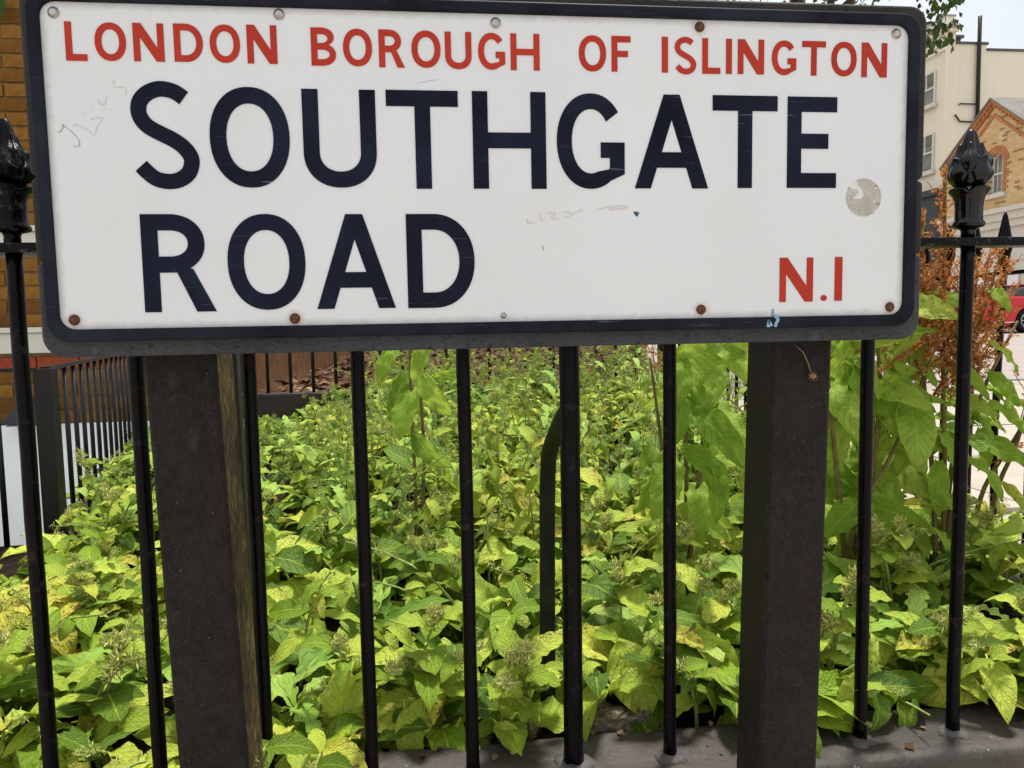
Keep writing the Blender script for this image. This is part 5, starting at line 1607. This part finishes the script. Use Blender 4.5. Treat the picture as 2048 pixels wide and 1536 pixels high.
alkanet(0.33, 1.55, 'alkanet plant with one shiny oval leaf right of the thick bar', 3, 0.22, 0.10, 3, 18,
        hero=[((0.355, 1.50, 0.200), (0.9, -0.15, 0.35), (-.2, -.75, .6), 0.105, 0.42, 'a', 1.15)])
alkanet(0.44, 1.36, 'alkanet plant with a tall light upright leaf left of the right sign post', 2, 0.22, 0.10, 3, 19,
        hero=[((0.430, 1.30, 0.115), (0.10, -.1, 1), (.1, -1, .2), 0.150, 0.60, 'a', 1.0)])
alkanet(0.42, 1.21, 'jagged sowthistle plant at the foot of the right sign post', 0, 0.2, 0.14, 7, 20, kind='jag', heads=False)
alkanet(0.66, 1.30, 'jagged sowthistle plant with milky ribs right of the right sign post', 0, 0.2, 0.16, 8, 21, kind='jag', heads=False)
alkanet(0.86, 1.28, 'alkanet plant with woolly heads between the finial bar and its neighbour', 4, 0.22, 0.085, 3, 22)
alkanet(1.10, 1.38, 'yellow green alkanet plant below the rusty dock seeds at the right', 4, 0.26, 0.09, 4, 23)

# ---- docks
def dock(label, base, stems, leaves, seeds, seed, cat='plant'):
    q = random.Random(500 + seed)
    root = thing('dock_plant', label, cat, base, 'tall dock plants')
    sb = BM()
    for P in stems:
        pts = catmull([base] + list(P), 5)
        tube(sb, [Vector(p) for p in pts], [0.0060 - 0.0036 * i / (len(pts) - 1) for i in range(len(pts))], 6)
    obj('stem', sb, M['redstem'], root)
    for (b, d, up, L, tint, ws) in leaves:
        put_leaf(root, LM_D[int(abs(b[0]) * 977 + L * 555) % 8], b, d, up, L, tint, ws)
    for (pts, nbr, dens, blen) in seeds:
        A = Acc()
        P = [Vector(p) for p in catmull(pts, 4)]
        axes = [(P, 0.35)]
        for k in range(nbr):
            t = 0.05 + 0.85 * k / max(nbr - 1, 1)
            p, tg = at_curve(P, t)
            a = k * GA + q.uniform(-.4, .4)
            side = Vector((math.cos(a), math.sin(a), 0))
            L = blen * 1.25 * (1 - 0.55 * t) * q.uniform(.6, 1.3)
            d = (tg * 0.9 + side * 0.75).normalized()
            axes.append(([p, p + d * L * .5, p + d * L + Vector((0, 0, L * 0.12))], 0.0))
        for ax, st in axes:
            A.tube3(ax, 0.0012, 0.0007, 0, 3)
            Lx = sum((ax[i + 1] - ax[i]).length for i in range(len(ax) - 1))
            nw = max(3, int(Lx / 0.0095))
            for w in range(nw):
                if q.random() > dens * 0.74: continue
                t = st + (1 - st) * (w + q.uniform(-.3, .3)) / nw
                p, tg = at_curve(ax, min(max(t, 0), 1))
                for s_ in range(q.randint(9, 15)):
                    dd = Vector((q.gauss(0, 1), q.gauss(0, 1), q.gauss(-.2, .8))).normalized()
                    A.add(SEEDT, p + dd * q.uniform(.001, .0048), dd, (q.gauss(0, 1), q.gauss(0, 1), q.gauss(0, 1)), q.uniform(.0038, .0072), min(1, max(0, q.gauss(.45, .25))), 0)
        me = A.mesh('seed_head', [M['seed']])
        off = wloc(root)
        me.transform(Matrix.Translation(-off))
        link('seed_head', me, parent=root)
    return root
SEEDT = (np.array([(0, 0, 0), (.42, .55, .1), (0, 1, 0), (-.42, .55, .1)], np.float32), np.array([(0, 1, 2, 3)], np.int32), np.zeros((4, 2), np.float32))
def hang(x, y, z, L, tint, side=0.0, out=-0.25, down=-1.0, ws=1.0): return ((x, y, z), (side * 1.6 + 0.55 * math.sin(z * 911 + x * 77), out - 0.1 - 0.35 * abs(math.sin(x * 613)), down * (0.72 + 0.28 * math.sin(z * 417 + x * 99))), (-side * 0.3 + 0.7 * math.sin(x * 371), -1.0, 0.6 + 0.5 * math.sin(z * 533)), L * 0.98, tint, ws)

dock('tall dock with hanging heart shaped leaves between two thin bars near the centre', (-0.045, 1.72, 0.05),
     [[(-0.042, 1.71, 0.30), (-0.046, 1.70, 0.55), (-0.040, 1.70, 0.78)], [(-0.02, 1.72, 0.35), (-0.028, 1.71, 0.62), (-0.02, 1.71, 0.80)]],
     [hang(-0.040, 1.67, 0.520, 0.125, 0.45, 0.05, -.15, -1, 1.25), hang(-0.075, 1.68, 0.625, 0.105, 0.40, -.10, -.2, -1, 1.2), hang(-0.012, 1.68, 0.640, 0.110, 0.50, .12, -.2, -1, 1.1),
      hang(-0.020, 1.68, 0.560, 0.135, 0.62, .28, -.2, -1, .85), hang(-0.085, 1.70, 0.640, 0.085, 0.62, -.8, -.2, -.1, .9), hang(0.005, 1.70, 0.55, 0.085, 0.40, .75, -.2, .25, .7),
      hang(-0.060, 1.72, 0.56, 0.12, 0.12, -.3, -.1, -1, .9), hang(-0.04, 1.70, 0.42, 0.13, 0.14, .35, -.2, -1, 1.0)], [], 1)
q = random.Random(77)
dl = []
for (x, z, L, t) in ((0.50, 0.60, 0.15, .50), (0.535, 0.66, 0.14, .60), (0.475, 0.60, 0.135, .35), (0.49, 0.50, 0.16, .20), (0.545, 0.52, 0.13, .66), (0.475, 0.43, 0.16, .30),
                      (0.525, 0.42, 0.15, .45), (0.55, 0.60, 0.13, .52), (0.51, 0.34, 0.16, .58), (0.465, 0.53, 0.12, .25), (0.555, 0.35, 0.15, .62)):
    dl.append(hang(x, 1.38 + q.uniform(-.06, .05), z, L, t, q.uniform(-.35, .35), q.uniform(-.4, -.1), -1, q.uniform(.85, 1.05)))
for k in range(12):
    dl.append(hang(q.uniform(.45, .58), 1.40 + q.uniform(-.06, .1), q.uniform(.25, .66), q.uniform(.11, .16), q.uniform(.15, .75), q.uniform(-.6, .6), q.uniform(-.5, .2), q.uniform(-1, .1), q.uniform(.8, 1.1)))
dock('leafy dock with long hanging leaves seen left of the right sign post', (0.50, 1.42, 0.05),
     [[(0.51, 1.41, 0.3), (0.50, 1.40, 0.55), (0.49, 1.40, 0.72)], [(0.535, 1.42, 0.3), (0.555, 1.40, 0.6), (0.57, 1.40, 0.85)], [(0.47, 1.42, 0.32), (0.455, 1.41, 0.45), (0.435, 1.41, 0.60)]],
     dl, [([(0.445, 1.41, 0.57), (0.44, 1.41, 0.66), (0.445, 1.41, 0.78)], 6, .8, .06), ([(0.50, 1.40, 0.64), (0.49, 1.40, 0.75), (0.485, 1.40, 0.85)], 7, .8, .07), ([(0.555, 1.40, 0.60), (0.565, 1.40, 0.7), (0.57, 1.40, 0.82)], 7, .8, .06)], 2)
dl = []
for (x, z, L, t, s_) in ((0.86, 0.60, 0.16, .62, -.45), (0.80, 0.66, 0.14, .55, -.2), (0.895, 0.50, 0.155, .70, -.15), (0.93, 0.50, 0.16, .60, .2), (0.79, 0.52, 0.13, .30, .1), (0.80, 0.43, 0.155, .66, .0),
                          (0.83, 0.38, 0.16, .58, .15), (0.88, 0.36, 0.15, .68, -.1), (0.925, 0.38, 0.14, .80, .25), (0.785, 0.36, 0.15, .50, -.15), (0.76, 0.60, 0.12, .35, -.25), (0.90, 0.62, 0.12, .50, .3),
                          (0.95, 0.60, 0.11, .45, .3), (0.82, 0.56, 0.12, .92, -.2), (0.975, 0.45, 0.12, .55, .5), (0.86, 0.28, 0.15, .72, .1), (0.91, 0.28, 0.13, .35, -.2), (0.78, 0.27, 0.15, .45, 0)):
    dl.append(hang(x, 1.38 + q.uniform(-.07, .06), z, L, t, s_ + q.uniform(-.2, .2), q.uniform(-.45, -.1), -1, q.uniform(.9, 1.15)))
for k in range(46):
    dl.append(hang(q.uniform(.84, 1.06), 1.42 + q.uniform(-.06, .10), q.uniform(.26, .66), q.uniform(.08, .14), q.uniform(.40, .88), q.uniform(-.9, .9), q.uniform(-.5, .1), q.uniform(-1, .5), q.uniform(.75, 1.05)))
for k in range(30):
    dl.append(hang(q.uniform(.75, .97), 1.36 + q.uniform(-.05, .06), q.uniform(.44, .70), q.uniform(.07, .125), q.uniform(.35, .85), q.uniform(-.9, .9), q.uniform(-.6, .0), q.uniform(-.9, .5), q.uniform(.7, 1.0)))
for k in range(34):
    dl.append(hang(q.uniform(.74, 1.0), 1.40 + q.uniform(-.08, .12), q.uniform(.16, .66), q.uniform(.11, .17), q.uniform(.15, .85), q.uniform(-.6, .6), q.uniform(-.5, .2), q.uniform(-1, .1), q.uniform(.8, 1.15)))
dock('big dock with broad crinkled leaves filling the gap right of the right sign post', (0.86, 1.40, 0.05),
     [[(0.88, 1.40, 0.3), (0.93, 1.39, 0.52), (1.00, 1.38, 0.72)], [(0.82, 1.33, 0.25), (0.90, 1.32, 0.42), (0.99, 1.32, 0.64)], [(0.80, 1.34, 0.3), (0.77, 1.33, 0.5), (0.76, 1.34, 0.68)], [(0.86, 1.34, 0.3), (0.87, 1.33, 0.5), (0.86, 1.33, 0.72)], [(0.84, 1.41, 0.3), (0.80, 1.40, 0.5), (0.80, 1.40, 0.70)], [(0.90, 1.39, 0.25), (0.98, 1.37, 0.45), (1.06, 1.36, 0.60)]],
     dl, [([(0.90, 1.37, 0.60), (0.93, 1.36, 0.68), (0.97, 1.36, 0.76)], 10, .95, .09), ([(0.84, 1.38, 0.60), (0.86, 1.37, 0.68), (0.89, 1.37, 0.74)], 9, .9, .08), ([(0.80, 1.31, 0.60), (0.83, 1.31, 0.63), (0.87, 1.31, 0.67)], 8, 1.0, .06), ([(0.86, 1.31, 0.57), (0.90, 1.31, 0.60), (0.94, 1.31, 0.63)], 8, 1.0, .06), ([(0.93, 1.31, 0.55), (0.96, 1.31, 0.62), (0.97, 1.31, 0.70)], 9, 1.0, .07)], 3)
dl = []
for (x, z, L, t, s_) in ((1.01, 0.58, 0.09, .5, .2), (0.97, 0.62, 0.09, .6, -.3), (1.08, 0.72, 0.07, .5, .2), (1.04, 0.50, 0.12, .45, .1), (0.98, 0.44, 0.13, .55, -.1), (1.03, 0.66, 0.06, .7, -.3), (1.10, 0.50, 0.10, .52, .4), (1.07, 0.62, .08, .75, .25)):
    dl.append(hang(x, 1.33 + q.uniform(-.04, .04), z, L, t, s_, q.uniform(-.4, -.1), -0.8, q.uniform(.6, .95)))
for k in range(22):
    dl.append(hang(q.uniform(.97, 1.18), 1.38 + q.uniform(-.06, .1), q.uniform(.14, .55), q.uniform(.09, .14), q.uniform(.15, .85), q.uniform(-.6, .6), q.uniform(-.5, .2), q.uniform(-1, .1), q.uniform(.7, 1.0)))
dock('dock loaded with rusty orange seeds behind the big finial bar at the right', (1.03, 1.36, 0.05),
     [[(1.03, 1.35, 0.3), (1.01, 1.34, 0.6), (1.005, 1.34, 0.95)], [(1.05, 1.36, 0.35), (1.08, 1.35, 0.6), (1.13, 1.34, 0.80)], [(1.01, 1.36, 0.35), (0.98, 1.36, 0.6), (0.975, 1.36, 0.88)], [(1.05, 1.35, 0.3), (1.09, 1.34, 0.5), (1.16, 1.33, 0.66)]],
     dl, [([(1.01, 1.34, 0.56), (1.005, 1.34, 0.75), (1.000, 1.34, 0.965)], 16, .75, .10), ([(1.08, 1.35, 0.56), (1.09, 1.345, 0.68), (1.105, 1.34, 0.80)], 14, .9, .09),
          ([(0.985, 1.36, 0.56), (0.975, 1.36, 0.72), (0.97, 1.36, 0.88)], 16, .85, .10), ([(1.07, 1.34, 0.52), (1.09, 1.34, 0.58), (1.12, 1.33, 0.64)], 10, 1.0, .07),
          ([(1.04, 1.35, 0.54), (1.06, 1.345, 0.66), (1.075, 1.34, 0.79)], 18, 1.0, .11),
          ([(0.955, 1.36, 0.56), (0.965, 1.35, 0.66), (0.98, 1.34, 0.78)], 18, 1.0, .10), ([(1.00, 1.34, 0.50), (1.015, 1.33, 0.62), (1.03, 1.33, 0.75)], 18, 1.0, .10), ([(1.09, 1.33, 0.62), (1.11, 1.33, 0.70), (1.14, 1.33, 0.79)], 10, .8, .07), ([(1.02, 1.33, 0.50), (1.03, 1.33, 0.60), (1.04, 1.33, 0.70)], 14, 1.0, .09)], 4)
dock('thin dock stem with sparse seeds and a notched leaf at the far right edge', (1.16, 1.42, 0.05),
     [[(1.13, 1.38, 0.28), (1.18, 1.33, 0.45), (1.25, 1.30, 0.62)], [(1.15, 1.36, 0.3), (1.17, 1.33, 0.42), (1.20, 1.31, 0.60)]],
     [hang(1.175, 1.30, 0.475, 0.105, .70, .05, -.15, -1, .75), hang(1.10, 1.33, 0.56, 0.09, .30, .45, -.2, -.8, .85), hang(1.07, 1.36, 0.50, 0.10, .45, .4, -.2, -.7, .95), hang(1.21, 1.30, 0.55, 0.09, .62, .1, -.2, -1, .7), hang(1.15, 1.34, 0.33, 0.11, .93, .3, -.2, -.8, .6)],
     [([(1.17, 1.33, 0.44), (1.18, 1.32, 0.52), (1.205, 1.31, 0.64)], 3, .55, .05), ([(1.22, 1.31, 0.54), (1.24, 1.305, 0.6), (1.27, 1.30, 0.70)], 3, .55, .06), ([(1.11, 1.36, 0.36), (1.15, 1.34, 0.385), (1.19, 1.33, 0.42)], 1, .6, .03)], 5)

# ---- pale rubble stone by the thick bar
bm = BM()
bmesh.ops.create_icosphere(bm, subdivisions=5, radius=1.0)
for v in bm.verts:
    n_ = noise.noise(v.co * 1.6 + Vector((3, 1, 2))) * 0.4 + noise.noise(v.co * 4) * 0.16 + noise.noise(v.co * 9) * 0.09 + noise.noise(v.co * 22) * 0.05
    v.co = Vector((v.co.x * 0.056, v.co.y * 0.028, max(-1, min(0.5, v.co.z)) * 0.036)) * (1 + n_) + Vector((0.258, 1.036, 0.064))
tag(obj('rubble_stone', bm, M['palestone'], None, True), 'pale rough stone lying behind the plinth just right of the thick bar', 'stone')

# ---- crumbs of leaf and grit lying on the plinth
A = Acc()
for i in range(90):
    x = r.uniform(-.9, 1.4); y_ = r.choice((r.uniform(.975, .998), r.uniform(.885, .998)))
    a = r.uniform(0, 6.3)
    A.add(r.choice(TT), (x, y_, 0.0845), (math.cos(a), math.sin(a), r.uniform(-.05, .3)), (r.gauss(0, .25), r.gauss(0, .25), 1), r.uniform(.004, .016), 0, r.choice((0, 0, 1)))
tag(link('plant_debris', A.mesh('plant_debris', [M['deadleaf'], M['deadpale']])), 'small dry leaf crumbs scattered on the brown plinth', 'debris', kind='stuff')

# ---- leaf litter on the bank, one mass
A = Acc()
for i in range(2600):
    t = r.random() ** 1.5
    y_ = 4.35 + t * 9.5
    x = r.uniform(-1.0, 1.3 + 0.28 * (y_ - 4.3))
    j = ((y_ - 4.30) / 12.0) ** (1 / 1.6)
    z = 0.272 + 0.05 * j + r.uniform(0, 0.03)
    a = r.uniform(0, 6.3)
    A.add(r.choice(TT), (x, y_, z), (math.cos(a), math.sin(a), r.uniform(-.25, .35)), (r.gauss(0, .35), r.gauss(0, .35), 1), r.uniform(.05, .10), 0, 0 if r.random() < 0.8 else 1)
ll = link('fallen_leaves', A.mesh('fallen_leaves', [M['deadleaf'], M['deadpale']]))
tag(ll, 'brown fallen leaves scattered over the earth bank behind the back railing', 'leaves', kind='stuff')

# ---- street tree standing behind the sign, its lowest leaves showing at the top right
TX, TY = 4.62, 9.0
tree = thing('street_tree', 'street tree whose hanging dark leaves show above the top right corner of the sign', 'tree', (TX, TY, 0))
bm = BM()
tube(bm, [(TX, TY, -0.05), (TX + .02, TY, 1.5), (TX - .03, TY, 3.2), (TX + .1, TY, 5.2)], [0.19, 0.15, 0.13, 0.08], 12)
for (dx_, dy_, dz_) in ((2.0, .2, 1.2), (-1.6, .5, 1.6), (.6, 1.6, 1.4), (.8, -1.3, 1.5), (-.5, -1.2, 2.0), (1.5, .1, 2.4)):
    tube(bm, [(TX - .02, TY, 3.2), (TX + dx_ * .4, TY + dy_ * .4, 3.4 + dz_ * .6), (TX + dx_, TY + dy_, 3.3 + dz_)], [0.07, 0.045, 0.02], 7)
obj('trunk', bm, M['bark'], tree)
A = Acc()
q = random.Random(9)
for k in range(150):
    while True:
        c = Vector((q.uniform(-1, 1), q.uniform(-1, 1), q.uniform(-1, 1)))
        if 0.3 < c.length < 1: break
    cc = Vector((TX + 0.15 + c.x * 2.35, TY + c.y * 2.1, 5.9 + c.z * 1.75))
    for j in range(24):
        p = cc + Vector((q.gauss(0, .22), q.gauss(0, .22), q.gauss(0, .20)))
        d = Vector((q.gauss(0, 1), q.gauss(0, 1), q.gauss(-.7, .6)))
        A.add(q.choice(TT), p, d, (q.gauss(0, .5), q.gauss(0, .5), 1), q.uniform(.06, .10), q.uniform(0, .9), 0)
# drooping sprays on the right
for (x, y_, z) in ((6.35, 8.7, 4.55), (6.50, 8.75, 4.35), (6.28, 8.65, 4.20), (6.42, 8.7, 4.15), (6.55, 8.7, 4.60), (6.22, 8.7, 4.45), (6.62, 8.75, 4.75), (6.20, 8.6, 4.02)):
    for j in range(15 if z > 3.9 else 5):
        p = Vector((x + q.gauss(0, .07), y_ + q.gauss(0, .12), z + q.gauss(0, .09)))
        A.add(q.choice(TT), p, (q.gauss(0, .5), q.gauss(0, .5), -1), (q.gauss(0, .6), -1, .4), q.uniform(.075, .12), q.uniform(0, .8), 0)
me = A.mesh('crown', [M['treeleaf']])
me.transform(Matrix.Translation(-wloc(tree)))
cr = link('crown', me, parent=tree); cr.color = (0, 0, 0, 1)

# ---- creeper hanging on the brick wall, top left
cp = thing('climbing_plant', 'dark green creeper hanging on the brick wall at the top left corner', 'plant', (-2.24, 4.33, 2.45))
bm = BM(); tube(bm, [(-2.30, 4.335, 3.6), (-2.24, 4.33, 3.0), (-2.27, 4.32, 2.7), (-2.25, 4.31, 2.42)], [.008, .007, .005, .003], 6); obj('stem', bm, M['bark'], cp)
LM_T = leaf_meshes(TA_MID[:3], 'leaf', M['treeleaf'])
for i in range(22):
    z = 2.41 + i * 0.05
    put_leaf(cp, q.choice(LM_T), (-2.25 + q.uniform(-.03, .03), 4.31, z), (q.gauss(0, .8), -.4, -.7), (0, -1, .4), q.uniform(.07, .11), q.uniform(.2, .8), 1.3)
